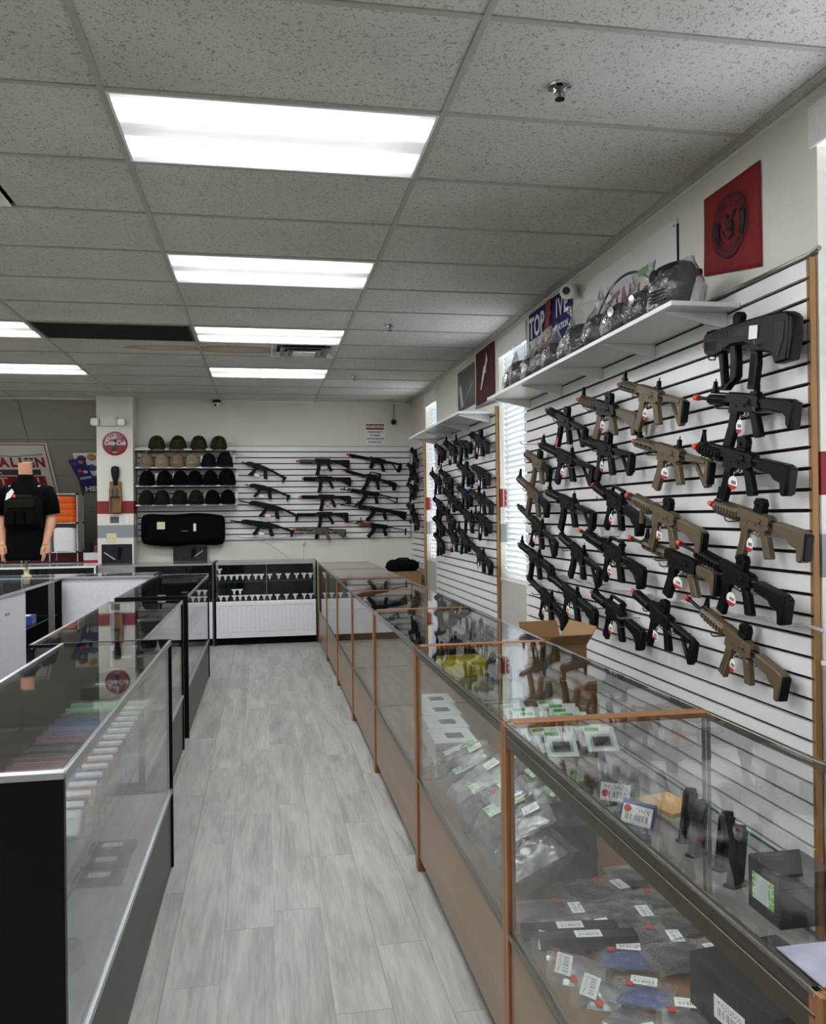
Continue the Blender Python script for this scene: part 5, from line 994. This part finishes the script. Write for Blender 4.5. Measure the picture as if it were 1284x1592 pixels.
t = thing('poster', 'tilted blue poster overlapping the white one beside the pillar', 'poster', on_slope(-2.40, 1.19, .03), (PI/4, 0, 0)); t.rotation_euler = (Matrix.Rotation(PI/4, 3, 'X') @ Matrix.Rotation(-.22, 3, 'Y') @ Matrix.Identity(3)).to_euler()
MB().box(-.10, .10, -.003, 0, -.24, .24).obj('sheet', 'poster_blue', t, smooth=0)
for x, z, c in ((-.04, .16, 'maroon_box'), (.045, .18, 'gold_box'), (-.02, .03, 'orange_tip'), (.04, .0, 'cable')): MB().lathe([(.03, 0), (.026, .003)], 12, 0, T3(x, -.003, z) @ R3(PI/2)).obj('ball_print', c, t)
MB().box(-.07, .08, -.004, -.002, -.12, -.08).obj('print_line', 'cable', t, smooth=0)
# cube shelving of wire and clear panels
t = thing('cube_shelf', 'white wire cube shelving behind the mannequin', 'shelf', (-3.35, 11.2, 1.13))
for i in range(4):
    for k in range(2):
        x = i*.335; MB().tube([(x, k*.36, -.12), (x, k*.36, .74)], .006, 6).obj('upright', 'white_metal', t)
        for z in (0, .37, .74): MB().lathe([(.016, -.014), (.016, .014)], 10, 0, T3(x, k*.36, z)).obj('connector', 'black_plastic', t)
for z in (0, .37, .74):
    MB().box(0, 1.005, .0, .36, z-.006, z).obj('shelf_panel', 'clear_plastic', t, smooth=0)
    for k in range(2): MB().tube([(0, k*.36, z), (1.005, k*.36, z)], .005, 6).obj('rail', 'white_metal', t)
for i in range(4): MB().box(i*.335-.002, i*.335+.002, .01, .35, 0, .73).obj('side_panel', 'clear_plastic', t, smooth=0)
def folded(label, m, loc, w, d, h, group):
    t = thing('folded_shirt', label, 'shirt', loc, group=group); rings = []
    for j in range(7):
        a = PI*(j/6-.5); rings.append([(math.copysign(abs(math.cos(q))**.35, math.cos(q))*(w/2*(.93+.07*math.cos(a))), math.copysign(abs(math.sin(q))**.35, math.sin(q))*(d/2*(.92+.08*math.cos(a))), h/2+h/2*math.sin(a)+.006*math.sin(3*q)) for q in [2*PI*k/28 for k in range(28)]])
    o = MB().loft(rings).obj('fold', m, t, smooth=60); MB().tube([(-w*.46, -d*.49, h*.5), (0, -d*.505, h*.42), (w*.46, -d*.49, h*.52)], .003, 5).obj('fold_line', m, t)
for k in range(4): folded(['lowest', 'second lowest', 'third', 'topmost'][k]+' folded orange shirt in the cube shelf', 'orange_cloth', (-2.515, 11.37, 1.507+k*.082), .29, .30, .08, 'folded orange shirts')
for k in range(3): folded(['lower', 'middle', 'upper'][k]+' folded teal shirt at the left edge of the cube shelf', 'teal_cloth', (-3.18, 11.37, 1.507+k*.095), .28, .28, .085, 'folded teal shirts')
folded('white folded cloth in the lower cube of the shelving', 'tag_white', (-2.515, 11.37, 1.135), .28, .28, .30, None)
folded('teal folded shirt in the bottom cube behind the mannequin', 'teal_cloth', (-3.18, 11.37, 1.135), .28, .28, .10, None)
t = thing('carton', 'red and white carton beside the pillar', 'box', (-2.18, 11.35, .985)); MB().box(-.1, .14, -.1, .1, 0, .13).obj('carton_body', 'sign_white', t, bevel=.002); MB().box(-.101, .141, -.102, -.09, .0, .035).obj('red_band', 'tag_red', t); MB().box(-.09, -.02, -.05, .05, .131, .26).obj('dark_pack', 'black_plastic', t, bevel=.004); MB().box(.02, .09, -.05, .05, .131, .22).obj('pack', 'maroon_box', t, bevel=.004)
tag(MB().box(-3.6, -2.02, 11.05, 11.62, 0, .98).obj('back_bench', 'white_laminate', bevel=.004), 'white bench below the cube shelving', 'bench')
# ---- mannequin
t = thing('mannequin', 'headless torso mannequin in black shirt and dark vest on the cross showcase', 'mannequin', (-2.27, 8.60, 1.001))
def ell(cx, cy, z, rx, ry, n=24, p=2.0, tilt=0): return [(cx+math.copysign(abs(math.cos(q))**(2/p), math.cos(q))*rx, cy+math.copysign(abs(math.sin(q))**(2/p), math.sin(q))*ry, z+tilt*math.cos(q)) for q in [2*PI*k/n for k in range(n)]]
bo = MB()
bo.loft([ell(0, 0, .30, .155, .10), ell(0, 0, .55, .16, .105), ell(0, 0, .78, .185, .105), ell(0, .0, .87, .17, .085), ell(0, .01, .93, .085, .065), ell(.0, .0, .98, .062, .062), ell(.0, -.004, 1.06, .063, .065), ell(.0, -.006, 1.10, .064, .066, tilt=.008)])
def arm(s):
    sh = (s*.165, .01, .84); el = (s*.225, .02, .565); wr = (s*.195, -.055, .33)
    bo.tube([sh, (s*.195, .012, .78), (s*.215, .016, .66), el, (s*.222, -.005, .49), (s*.207, -.035, .40), wr, (s*.192, -.066, .30)], [.056, .060, .052, .047, .048, .040, .031, .032], 14)
    # palm and five fingers, slightly curled
    bo.tube([(s*.193, -.06, .31), (s*.190, -.07, .275), (s*.188, -.078, .235), (s*.187, -.08, .222)], [(.026, .030), (.024, .046), (.022, .050), (.018, .044)], 12)
    for k, (dy, L) in enumerate(((-.036, .082), (-.012, .092), (.012, .086), (.034, .068))):
        y = -.079+dy; bo.tube([(s*.187, y, .235), (s*.185, y-.002, .235-L*.35), (s*.178, y-.002, .235-L*.7), (s*.166, y, .235-L)], [.0125, .012, .0112, .009], 8)
    bo.tube([(s*.188, -.098, .282), (s*.178, -.118, .262), (s*.170, -.124, .235), (s*.164, -.120, .212)], [.0145, .014, .013, .010], 8)
arm(1); arm(-1)
o = bo.obj('body', 'skin', t, smooth=70); rm = o.modifiers.new('skin', 'REMESH'); rm.mode = 'VOXEL'; rm.voxel_size = .0055; rm.use_smooth_shade = True; sm = o.modifiers.new('soft', 'SMOOTH'); sm.factor = .5; sm.iterations = 3
sh = MB(); sh.loft([ell(0, 0, .16, .185, .125, p=2.6), ell(0, 0, .19, .188, .128, p=2.6), ell(.0, 0, .40, .175, .122, p=2.5), ell(0, 0, .58, .18, .125, p=2.4), ell(0, 0, .76, .205, .125, p=2.4), ell(0, 0, .83, .20, .108, p=2.2), ell(0, .005, .885, .15, .085), ell(0, .005, .93, .095, .075), ell(0, 0, .955, .074, .072), ell(0, 0, .985, .072, .07)], cap=False)
for s in (-1, 1): sh.tube([(s*.13, .005, .85), (s*.185, .01, .825), (s*.222, .014, .72), (s*.238, .018, .60)], [.06, .076, .075, .072], 16, cap=False)
o = sh.obj('shirt', 'black_cloth', t, smooth=70); so = o.modifiers.new('th', 'SOLIDIFY'); so.thickness = .006
v = MB(); v.loft([ell(0, -.02, .47, .165, .135, p=5), ell(0, -.02, .50, .172, .142, p=5), ell(0, -.02, .70, .17, .142, p=5), ell(0, -.02, .76, .15, .135, p=5), ell(0, -.015, .79, .12, .12, p=4)])
ve = v.obj('vest', 'black_matte', t, bevel=.006, smooth=60)
for s in (-1, 1): MB().tube([(s*.10, -.13, .75), (s*.105, -.11, .84), (s*.10, -.03, .91), (s*.10, .06, .87), (s*.10, .11, .77)], [(.03, .010)]*5, 8).obj('shoulder_strap', 'black_cloth', ve)
for i in range(3): MB().box(-.13+i*.09, -.05+i*.09, -.205, -.16, .50, .63).obj('pouch', 'black_cloth', ve, bevel=.008, seg=2)
MB().box(-.12, .12, -.178, -.16, .66, .74).obj('admin_panel', 'olive_cloth', ve, bevel=.006); MB().prism([(.0, 0)]*0 or [(-.14, .735), (-.09, .76), (-.06, .815), (-.08, .845), (-.125, .80)], .003, 0, None, -.165).obj('white_tag', 'tag_white', ve); MB().box(-.065, -.045, -.19, -.175, .76, .79).obj('orange_tag', 'orange_tip', ve)
MB().tube([(0, 0, .02), (0, 0, .45)], .012, 10).obj('stand_pole', 'steel', t); MB().lathe([(.045, 0), (.045, .012), (.026, .02), (.024, .05), (.03, .055), (.03, .07), (.015, .075)], 18).obj('stand_base', 'cream_plastic', t)
# ================================================================ goods in and around the showcases
random.seed(21)
def zip_mesh(w, h, d, seed, flat=True):
    random.seed(seed); b = MB(); nx, ny = 12, 10
    for s in (-1, 1):
        vs = []; fs = []
        for j in range(ny+1):
            for i in range(nx+1):
                u = 2*i/nx-1; v = 2*j/ny-1; f = (max(0, 1-u**4)*max(0, 1-v**4))**.5
                vs.append((u*w/2*(1+.02*math.sin(v*6+seed)), v*h/2*(1+.02*math.sin(u*5+seed)), d/2+s*d/2*f*(1+.35*math.sin(u*6+seed*1.7)*math.cos(v*7+seed))+.002*math.sin(u*11+v*9+seed)))
        for j in range(ny):
            for i in range(nx): a = j*(nx+1)+i; fs.append((a, a+1, a+nx+2, a+nx+1) if s > 0 else (a, a+nx+1, a+nx+2, a+1))
        b.add(vs, fs)
    return b
ZB = {}
def zbag(label, loc, rot, w=.12, h=.17, d=.03, inner='bag_dark', lab='barcode', dot=True, filmm='bag_film', group='bagged parts in the nearest oak showcase', name='parts_bag', lpos=None, seed=None, lsize=None):
    k = (round(w, 3), round(h, 3), round(d, 3), (seed if seed is not None else int(random.random()*4)) % 4)
    t = thing(name, label, 'bag', loc, rot, group)
    if (k, filmm) not in ZB: ZB[(k, filmm)] = zip_mesh(w, h, d, k[3]+1).mesh('film', filmm, smooth=60)
    if (k, inner) not in ZB:
        b = zip_mesh(w*.78, h*.62, d*.62, k[3]+5); ZB[(k, inner)] = b.mesh('contents', inner, smooth=50)
    link('film', ZB[(k, filmm)], t)
    if inner: link('contents', ZB[(k, inner)], t, (0, -h*.08, d*.18))
    if lab:
        lw, lh = lsize or ((.062, .036) if lab == 'barcode' else (w*.55, h*.36))
        lx, ly = lpos or (w*.08, h*.26)
        kk = ('lab', lab, round(lw, 3), round(lh, 3))
        if kk not in ZB: ZB[kk] = MB().box(-lw/2, lw/2, -lh/2, lh/2, 0, .0012).mesh('label', lab, smooth=0)
        link('label', ZB[kk], t, (lx, ly, d*1.02))
    if dot:
        if 'dot' not in ZB: ZB['dot'] = MB().lathe([(.010, 0), (.010, .0012)], 14).mesh('red_sticker', 'red_dot')
        link('red_sticker', ZB['dot'], t, (-w*.22, h*.08, d*1.04))
    return t
def carton(label, loc, dims, m, rz=0, lab=None, cat='box', group=None, name='carton', face='top', lsize=(.07, .035), extra=None):
    t = thing(name, label, cat, loc, (0, 0, rz), group); w, d, h = dims
    MB().box(-w/2, w/2, -d/2, d/2, 0, h).obj('box_body', m, t, bevel=.0015)
    MB().box(-w/2-.0004, w/2+.0004, -d/2-.0004, -d/2+.002, h*.72, h*.735).obj('lid_seam', 'black_matte', t, smooth=0)
    if lab:
        lw, lh = lsize
        o = MB().box(-lw/2, lw/2, -lh/2, lh/2, 0, .0012).obj('label', lab, t, smooth=0)
        if face == 'top': o.location = (0, 0, h+.0003)
        elif face == 'left': o.location = (-w/2-.0004, 0, h*.5); o.rotation_euler = (PI/2, 0, -PI/2)
        else: o.location = (0, -d/2-.0006, h*.5); o.rotation_euler = (PI/2, 0, 0)
    return t
DZ = RGZ-.0115       # deck height in the oak row
# --- nearest oak case, deck
zbag('silver-fronted blue parts bag lying in front on the oak deck', (.875, 1.86, DZ), (0, 0, -.5), .15, .12, .03, 'blue_print', filmm='foil' and 'bag_film', seed=1, lpos=(.0, .03))
MBf = MB().prism([(-.05, 0), (.05, .0), (.045, .012), (-.045, .014)], .10); tag(MBf.obj('foil_pouch', 'foil', None, (.80, 1.77, DZ), (0, 0, .6), bevel=.003), 'crumpled bright foil pouch at the front of the oak deck', 'bag')
zbag('blue parts bag with red dot behind the silver-fronted one', (.90, 2.02, DZ), (0, 0, -.35), .15, .12, .03, 'blue_print', seed=2)
for k, (x, y, r) in enumerate(((.755, 2.10, 1.2), (.76, 1.98, 1.05), (.785, 1.87, .9))):
    zbag(['farthest', 'middle', 'nearest'][k]+' of three clear parts bags leaning on the front glass', (x, y, DZ+.003), (.25, -.5, r), .10, .16, .02, 'steel', seed=k, lsize=(.055, .04))
for k, (x, y) in enumerate(((.80, 2.30), (.83, 2.16), (.98, 2.40), (.97, 2.22), (1.00, 2.10), (1.05, 1.98), (1.10, 2.30), (1.15, 2.14), (1.16, 2.46))):
    zbag('dark barcoded parts bag on the oak deck, '+['left of the long packs', 'beside the blue bag', 'second row at the far side', 'second row middle', 'second row near side', 'behind the blue bags', 'third row far side', 'third row near side', 'in the far back corner'][k],
         (x, y, DZ+.012*(k % 2)), (0, 0, -PI/2+random.uniform(-.25, .25)), .14, .22, .03, 'box_black' if k % 3 else 'bag_dark', seed=k, dot=k % 2 == 0, lpos=(.02, .07))
for k, (x, y) in enumerate(((.84, 2.08), (.86, 2.00))): carton(['farther', 'nearer'][k]+' slim black pack with yellow corner mark on the oak deck', (.80+k*.03, 2.145-.055*k, DZ+.02), (.26, .045, .03), 'box_black', -.12, 'barcode', group='slim black packs', name='slim_pack')
carton('large black carton with printed labels at the near end of the oak deck', (1.09, 1.66, DZ), (.24, .28, .15), 'box_black', .12, 'barcode', face='left', lsize=(.10, .05))
for k, (x, y) in enumerate(((1.14, 1.98), (.92, 1.74), (.80, 1.66))): zbag('clear parts bag with red dot around the large black carton, '+['behind it', 'before it', 'by the front glass'][k], (x, y, DZ), (0, 0, -.9+.5*k), .13, .19, .03, 'bag_dark' if k != 1 else 'steel', seed=k+1)
carton('second black carton behind the large one in the near oak case', (1.12, 1.36, DZ), (.22, .28, .14), 'box_black', 0, 'barcode', lsize=(.10, .06))
carton('lower of two black printed cartons near the first oak post', (.93, 2.62, DZ), (.20, .22, .085), 'box_black', .05, None)
carton('upper of two black printed cartons near the first oak post', (.93, 2.62, DZ+.0855), (.20, .22, .085), 'box_black', .0, None)
carton('small grey-topped black carton by the first oak post', (.775, 2.50, DZ), (.10, .07, .06), 'box_black', .3, 'barcode', lsize=(.08, .045))
# --- nearest oak case, glass shelf
SZ = .7205
zbag('hanging clear bag with barcode standing on the near glass shelf', (1.00, 2.28, SZ), (1.25, 0, -PI/2+.9), .13, .19, .03, 'steel', seed=3, lsize=(.085, .05), lpos=(0, .02))
zbag('blue-topped silver bag with barcode leaning on the near glass shelf', (1.00, 2.14, SZ), (1.1, .1, -PI/2+.9), .12, .17, .03, 'blue_print', seed=0, lsize=(.08, .05), lpos=(0, .0))
carton('flat kraft envelope on the near glass shelf', (1.12, 2.20, SZ), (.12, .15, .012), 'kraft', .3)
carton('grey carton with a green label on the near glass shelf', (1.06, 1.56, SZ), (.12, .11, .11), 'letter_dark', 0, 'green_label', face='left', lsize=(.075, .055))
carton('black carton with white label on the near glass shelf', (1.08, 1.34, SZ), (.13, .10, .12), 'box_black', 0, 'barcode', face='left', lsize=(.075, .06))
carton('long black carton with a barcode on top at the near end of the shelf', (1.05, 1.13, SZ), (.20, .26, .075), 'box_black', 0, 'barcode', lsize=(.11, .06))
carton('stack of pale booklets at the near end of the shelf', (1.18, 1.12, SZ), (.07, .24, .09), 'pale_band', 0)
for k in range(4):
    t = thing('pistol_magazine', ['nearest', 'second', 'third', 'farthest'][k]+' dark magazine standing on the near glass shelf', 'magazine', (1.02+.02*(k % 2), 1.70+k*.085, SZ), (0, .12, .5), 'magazines on the glass shelf')
    MB().prism([(-.022, 0), (.022, 0), (.030, .12), (-.012, .125)], .02).obj('magazine_body', 'gun_black', t, bevel=.002); MB().box(-.027, .027, -.013, .013, 0, .008).obj('base_plate', 'gun_grey', t, bevel=.001); MB().prism([(-.010, .122), (.028, .119), (.024, .132), (-.006, .134)], .012).obj('feed_lips', 'gun_metal', t)
t = thing('grey_mat', 'grey-blue printed paper on the nearest corner of the glass top', 'paper', (.80, .94, .9815)); MB().box(-.145, .3, -.04, .055, 0, .0015).obj('sheet', 'lavender_paper', t, smooth=0)
# --- second oak case: heaps of clear bags with green labels
random.seed(5)
spots = [(.815, 2.48+.235*k) for k in range(5)]+[(1.085, 2.86+.235*k) for k in range(3)]
WH = ['nearest of the front row', 'second of the front row', 'third of the front row', 'fourth of the front row', 'farthest of the front row', 'nearest of the back row', 'middle of the back row', 'farthest of the back row']
for k, (x, y) in enumerate(spots):
    zbag('large clear green-labelled bag, second oak case, '+WH[k], (x, y, DZ+.05), (random.uniform(-.08, .08), -.40+random.uniform(-.05, .05), random.uniform(-.12, .12)), .25, .225, .11, 'steel' if k % 3 == 0 else 'bag_dark', 'green_label', k % 4 == 0, 'mask_film', 'large clear bags in the second oak case', 'clear_bag', (.03, .05), k)
for k, (x, y) in enumerate(((.80, 2.56), (.80, 2.82), (.81, 3.05), (.80, 3.28))):
    zbag('small clear bag with square label lying on the large bags, '+['nearest', 'second', 'third', 'farthest'][k], (x+.03, y, DZ+.165), (.1, -.45, random.uniform(-.3, .3)), .16, .18, .04, 'steel', 'barcode', k == 1, 'bag_film', 'small clear bags in the second oak case', 'clear_bag', (.02, .02), k, (.055, .05))
# shelf of the second case
t = thing('yellow_tray', 'bright yellow plastic tray on the shelf of the third oak case', 'tray', (1.03, 4.30, SZ), (0, 0, .1)); b = MB(); b.box(-.11, .11, -.13, .13, 0, .006)
for s in (-1, 1): b.box(-.11, .11, s*.127-.003, s*.127+.003, 0, .07); b.box(s*.107-.003, s*.107+.003, -.13, .13, 0, .07)
b.obj('tray', 'yellow_plastic', t, bevel=.002); zb = MB().box(-.08, .08, -.1, .1, .007, .05).obj('filling', 'yellow_plastic', t, bevel=.006)
for k in range(8):
    t = thing('gas_bottle', 'small black and silver bottle in the '+('front' if k < 4 else 'back')+' row on the third oak shelf, '+['nearest', 'second', 'third', 'farthest'][k % 4], 'bottle', (1.13+.05*(k//4), 3.98+.05*(k % 4), SZ), group='small bottles on the third oak shelf')
    MB().lathe([(.018, 0), (.0195, .004), (.0195, .075), (.012, .09), (.008, .096)], 14).obj('bottle_body', 'black_plastic', t); MB().lathe([(.0198, .02), (.0198, .05)], 14).obj('silver_band', 'chrome', t); MB().lathe([(.010, .095), (.010, .112), (.006, .115)], 10).obj('cap', 'chrome', t)
for k in range(14):
    y = 2.72+.075*k if k < 7 else 2.75+.075*(k-7); x = 1.0 if k < 7 else 1.16
    t = thing('blister_card', 'white and green blister card in the '+('front' if k < 7 else 'back')+' file on the second oak shelf, '+['nearest', 'second', 'third', 'fourth', 'fifth', 'sixth', 'farthest'][k % 7], 'card', (x, y, SZ), (-.95, 0, random.uniform(-.25, .25)), 'blister cards in the second oak case')
    MB().box(-.055, .055, -.0015, .0015, 0, .11).obj('card', 'box_white', t, smooth=0); MB().box(-.05, .0, -.0025, -.0015, .09, .105).obj('green_header', 'green_print', t, smooth=0); MB().box(-.04, .04, -.012, -.0015, .015, .07).obj('blister', 'bag_film', t, bevel=.004); MB().box(-.03, .03, -.009, -.003, .025, .06).obj('contents', 'gun_black', t, bevel=.002)
# --- third oak case: row of white boxes
for k in range(4): carton('white box with dark print in the third oak case, '+['nearest', 'second', 'third', 'farthest'][k], (.86+.025*k, 3.84+k*.262, DZ), (.20, .255, .12), 'box_white', -.03, None, group='white boxes in the third oak case', name='white_box'); MB().box(-.03, .05, -.05, .04, .1203, .1212).obj('print_panel', 'letter_dark', bpy.data.objects[[o.name for o in COL.objects if o.name.startswith('white_box')][-1]], smooth=0)
zbag('small clear bag on the deck before the white boxes', (.72, 3.80, DZ), (0, 0, .4), .12, .15, .025, 'steel', None, False, group='small bags in the third oak case', seed=1)
# dark accessories on the shelves of the farther oak cases
random.seed(9)
for i, (y0, y1) in enumerate(((4.55, 4.95), (5.15, 6.2), (6.45, 7.5), (7.75, 8.8), (9.1, 10.1))):
    w = ['third', 'fourth', 'fifth', 'sixth', 'last'][i]
    for k in range(5):
        y = y0+(y1-y0)*k/4.6
        t = thing('holster', 'dark plastic holster on the shelf of the %s oak case, %s' % (w, ['nearest', 'second', 'middle', 'fourth', 'farthest'][k]), 'holster', (1.03+.08*(k % 2), y, SZ), (0, 0, random.uniform(-.6, .6)), 'holsters in the oak cases')
        MB().prism([(-.09, 0), (.06, 0), (.085, .03), (.08, .06), (.02, .065), (-.01, .12), (-.05, .125), (-.075, .07)], .035).obj('shell', 'gun_black', t, bevel=.006, seg=2); MB().box(-.05, .01, -.03, -.018, .03, .09).obj('belt_clip', 'gun_grey', t, bevel=.003); MB().box(.02, .06, .018, .02, .02, .045).obj('label', 'tag_white', t, smooth=0)
# --- nearest left case: file of coloured packs on the glass shelf
random.seed(13)
PC = ['clear_plastic', 'purple_box', 'gold_box', 'blue_box', 'blue_box', 'maroon_box', 'maroon_box', 'gun_grey', 'gun_grey', 'maroon_box', 'blue_box', 'blue_box', 'blue_box', 'olive_gun', 'green_box', 'green_box']
CN = {'clear_plastic': 'clear', 'purple_box': 'purple', 'gold_box': 'gold', 'blue_box': 'blue', 'maroon_box': 'maroon', 'gun_grey': 'dark grey', 'olive_gun': 'olive', 'green_box': 'pale green'}
OR = ['first', 'second', 'third', 'fourth', 'fifth', 'sixth', 'seventh', 'eighth', 'ninth', 'tenth', 'eleventh', 'twelfth', 'thirteenth', 'fourteenth', 'fifteenth', 'last']
for k, m in enumerate(PC):
    y = 2.36+k*.092
    t = thing('card_pack', '%s card pack, %s from the near end of the left showcase shelf' % (CN[m], OR[k]), 'pack', (-.655, y, .7003), (-.75, 0, 0), 'card packs on the left glass shelf')
    MB().box(-.17, .155, -.012, .012, 0, .075).obj('pack_body', m, t, bevel=.003); MB().box(.065, .145, -.0145, -.012, .048, .066).obj('barcode_label', 'barcode', t, smooth=0)
    MB().box(-.172, .19, -.016, .016, -.0, .085).obj('wrapper', 'bag_film', t, bevel=.006)
    MB().box(-.15, .0, -.0135, -.012, .02, .035).obj('print', 'pale_band' if k % 2 else 'letter_dark', t, smooth=0)
carton('black carton with a white mark at the back of the left shelf', (-.80, 2.60, .8), (.12, .34, .06), 'box_black', .0, None, name='carton') if False else None
zbag('shiny clear bag at the near end of the left showcase deck', (-.60, 2.40, .336), (.0, .0, .3), .20, .15, .05, None, None, False, 'mask_film', 'bags in the left showcase', 'clear_bag', seed=2)
carton('small cardboard box on the near left showcase deck', (-.76, 2.25, .336), (.12, .14, .16), 'cardboard', .2)
for k in range(3): carton('white-labelled dark pack on the left showcase deck, '+['nearest', 'middle', 'farthest'][k], (-.56, 2.95+.13*k, .336), (.16, .09, .02), 'gun_grey', 0, 'barcode', group='packs on the left deck', name='card_pack')
# second and third left cases: sparse dark goods
for k in range(4): carton('dark accessory box in the second left showcase, '+['nearest', 'second', 'third', 'farthest'][k], (-.80, 4.3+.4*k, .681), (.14, .16, .06), 'box_black', random.uniform(-.3, .3), 'barcode', group='boxes in the second left case', lsize=(.05, .03))
for k in range(4):
    t = thing('white_tag_stand', 'small white tag on a black stand in the third left showcase, '+['nearest', 'second', 'third', 'farthest'][k], 'tag', (-.64, 7.0+.3*k, .681), (0, 0, -.3), 'tags in the third left case'); MB().prism([(-.03, 0), (.03, 0), (.02, .07), (-.02, .07)], .03).obj('stand', 'black_plastic', t, bevel=.002); MB().prism([(-.03, .07), (.03, .07), (.014, .03), (.010, .01), (-.010, .01), (-.014, .03)], .002, 0, None, -.018).obj('tag_card', 'tag_white', t)
carton('blue and white box on the shelf of the open left showcase', (-2.03, 7.60, .661), (.16, .22, .07), 'blue_print', .1, 'box_white', lsize=(.10, .12))
# --- back showcase: white pendant cards on black stands
def pendant(label, x, y, z, tall=False):
    t = thing('pendant_card', label, 'card', (x, y, z), group='white pendant cards in the back showcase')
    MB().prism([(-.03, 0), (.03, 0), (.024, .075), (-.024, .075)], .05).obj('stand', 'black_plastic', t, bevel=.003)
    P = [(-.034, .082), (.034, .082), (.030, .066), (.015, .058), (.012, .03), (.004, .012), (-.004, .012), (-.012, .03), (-.015, .058), (-.030, .066)]
    MB().prism(P, .003, 0, None, -.028).obj('white_card', 'tag_white', t)
    if tall:
        MB().prism([(-.028, .075), (.028, .075), (.022, .15), (-.022, .15)], .04).obj('upper_stand', 'black_plastic', t, bevel=.003); MB().prism([(p[0], p[1]+.075) for p in P], .003, 0, None, -.025).obj('upper_card', 'tag_white', t)
UX = [-.545, -.475, -.405, -.335, -.265, -.195, -.11, -.04, .06, .17, .28, .39, .48, .56]
for k, x in enumerate(UX): pendant('white pendant card on the upper shelf of the back showcase, '+(OR+['x'])[k].replace('last', 'fifteenth')+' from the left', x, 10.47, .7655, k == 0)
LX = [-.53, -.46, -.37, -.30, -.23, -.155, -.085, -.01, .06, .15, .26, .37, .48, .56]
for k, x in enumerate(LX): pendant('white pendant card on the lower deck of the back showcase, '+OR[k]+' from the left', x, 10.44, .5135, k in (2, 3))
for k in range(9):
    x = -1.62+.112*k
    carton('green and white ammunition pack in the case below the rifle bag, '+OR[k]+' from the left', (x, 10.45, .7655), (.10, .06, .10), 'box_white', 0, 'green_label', face='front', lsize=(.085, .07), group='green and white packs at the back')
for k in range(6):
    x = -3.05+.19*k
    t = thing('goggles', 'black goggles in the back showcase behind the mannequin, '+OR[k]+' from the left', 'goggles', (x, 10.46, .8005), (0, 0, random.uniform(-.3, .3)), 'goggles in the back showcase')
    MB().loft([ell(0, 0, 0, .075, .045, 20, 3), ell(0, 0, .02, .085, .05, 20, 3), ell(0, 0, .05, .085, .05, 20, 3), ell(0, 0, .07, .075, .04, 20, 3)]).obj('frame', 'black_plastic', t); MB().loft([ell(0, -.02, .02, .06, .036, 16, 3), ell(0, -.022, .035, .066, .04, 16, 3), ell(0, -.02, .055, .06, .036, 16, 3)]).obj('lens', 'lens', t); MB().tube([(-.08, .01, .035), (-.05, .06, .035), (.05, .06, .035), (.08, .01, .035)], [(.004, .014)]*4, 8).obj('strap', 'black_cloth', t)
# --- cardboard boxes on the staff side
def open_box(label, loc, w, d, h, rz, flaps=True):
    t = thing('cardboard_box', label, 'box', loc, (0, 0, rz)); th = .004
    for i, (x0, x1, y0, y1) in enumerate(((-w/2, -w/2+th, -d/2, d/2), (w/2-th, w/2, -d/2, d/2), (-w/2+th, w/2-th, -d/2, -d/2+th), (-w/2+th, w/2-th, d/2-th, d/2))): MB().box(x0, x1, y0, y1, 0, h).obj('side', 'cardboard', t, smooth=0)
    MB().box(-w/2+th, w/2-th, -d/2+th, d/2-th, 0, th).obj('bottom', 'cardboard', t, smooth=0)
    if flaps:
        for s, a in ((-1, 2.1), (1, 1.0)): MB().box(0, th, -d/2, d/2, 0, w*.48).obj('flap', 'cardboard', t, (s*(w/2-th/2), 0, h), (0, s*(a-.4), 0), smooth=0)
        for s, a in ((-1, .9), (1, .5)): MB().box(-w/2, w/2, 0, th, 0, w*.42).obj('flap', 'cardboard', t, (0, s*(d/2-th/2), h), (-s*a, 0, 0), smooth=0)
    else: MB().box(-w/2, w/2, -d/2, d/2, h, h+th).obj('lid', 'cardboard', t, smooth=0); MB().box(-.03, .03, -d/2-.0005, d/2+.0005, h+th, h+th+.001).obj('tape', 'kraft', t, smooth=0)
    return t
open_box('closed cardboard box standing on the floor under the open one', (1.47, 4.10, 0), .30, .36, .72, 0, False)
open_box('open cardboard box with raised flaps between the oak cases and the rifles', (1.46, 4.10, .7255), .22, .30, .17, .1)
open_box('tall cardboard box in the far corner by the oak cases', (1.69, 10.25, 0), .40, .42, .855, 0, False)
t = thing('black_pouch', 'black soft bag lying on the corner cardboard box', 'bag', (1.68, 10.22, .8605)); MB().loft([ell(0, 0, 0, .17, .14, 24, 3), ell(0, 0, .04, .21, .17, 24, 2.6), ell(.01, 0, .10, .20, .16, 24, 2.6), ell(0, 0, .135, .15, .12, 24)]).obj('body', 'black_cloth', t, smooth=70); MB().tube([(-.1, -.05, .125), (-.05, -.06, .155), (.06, -.06, .155), (.1, -.05, .125)], .010, 6).obj('handle', 'black_cloth', t)
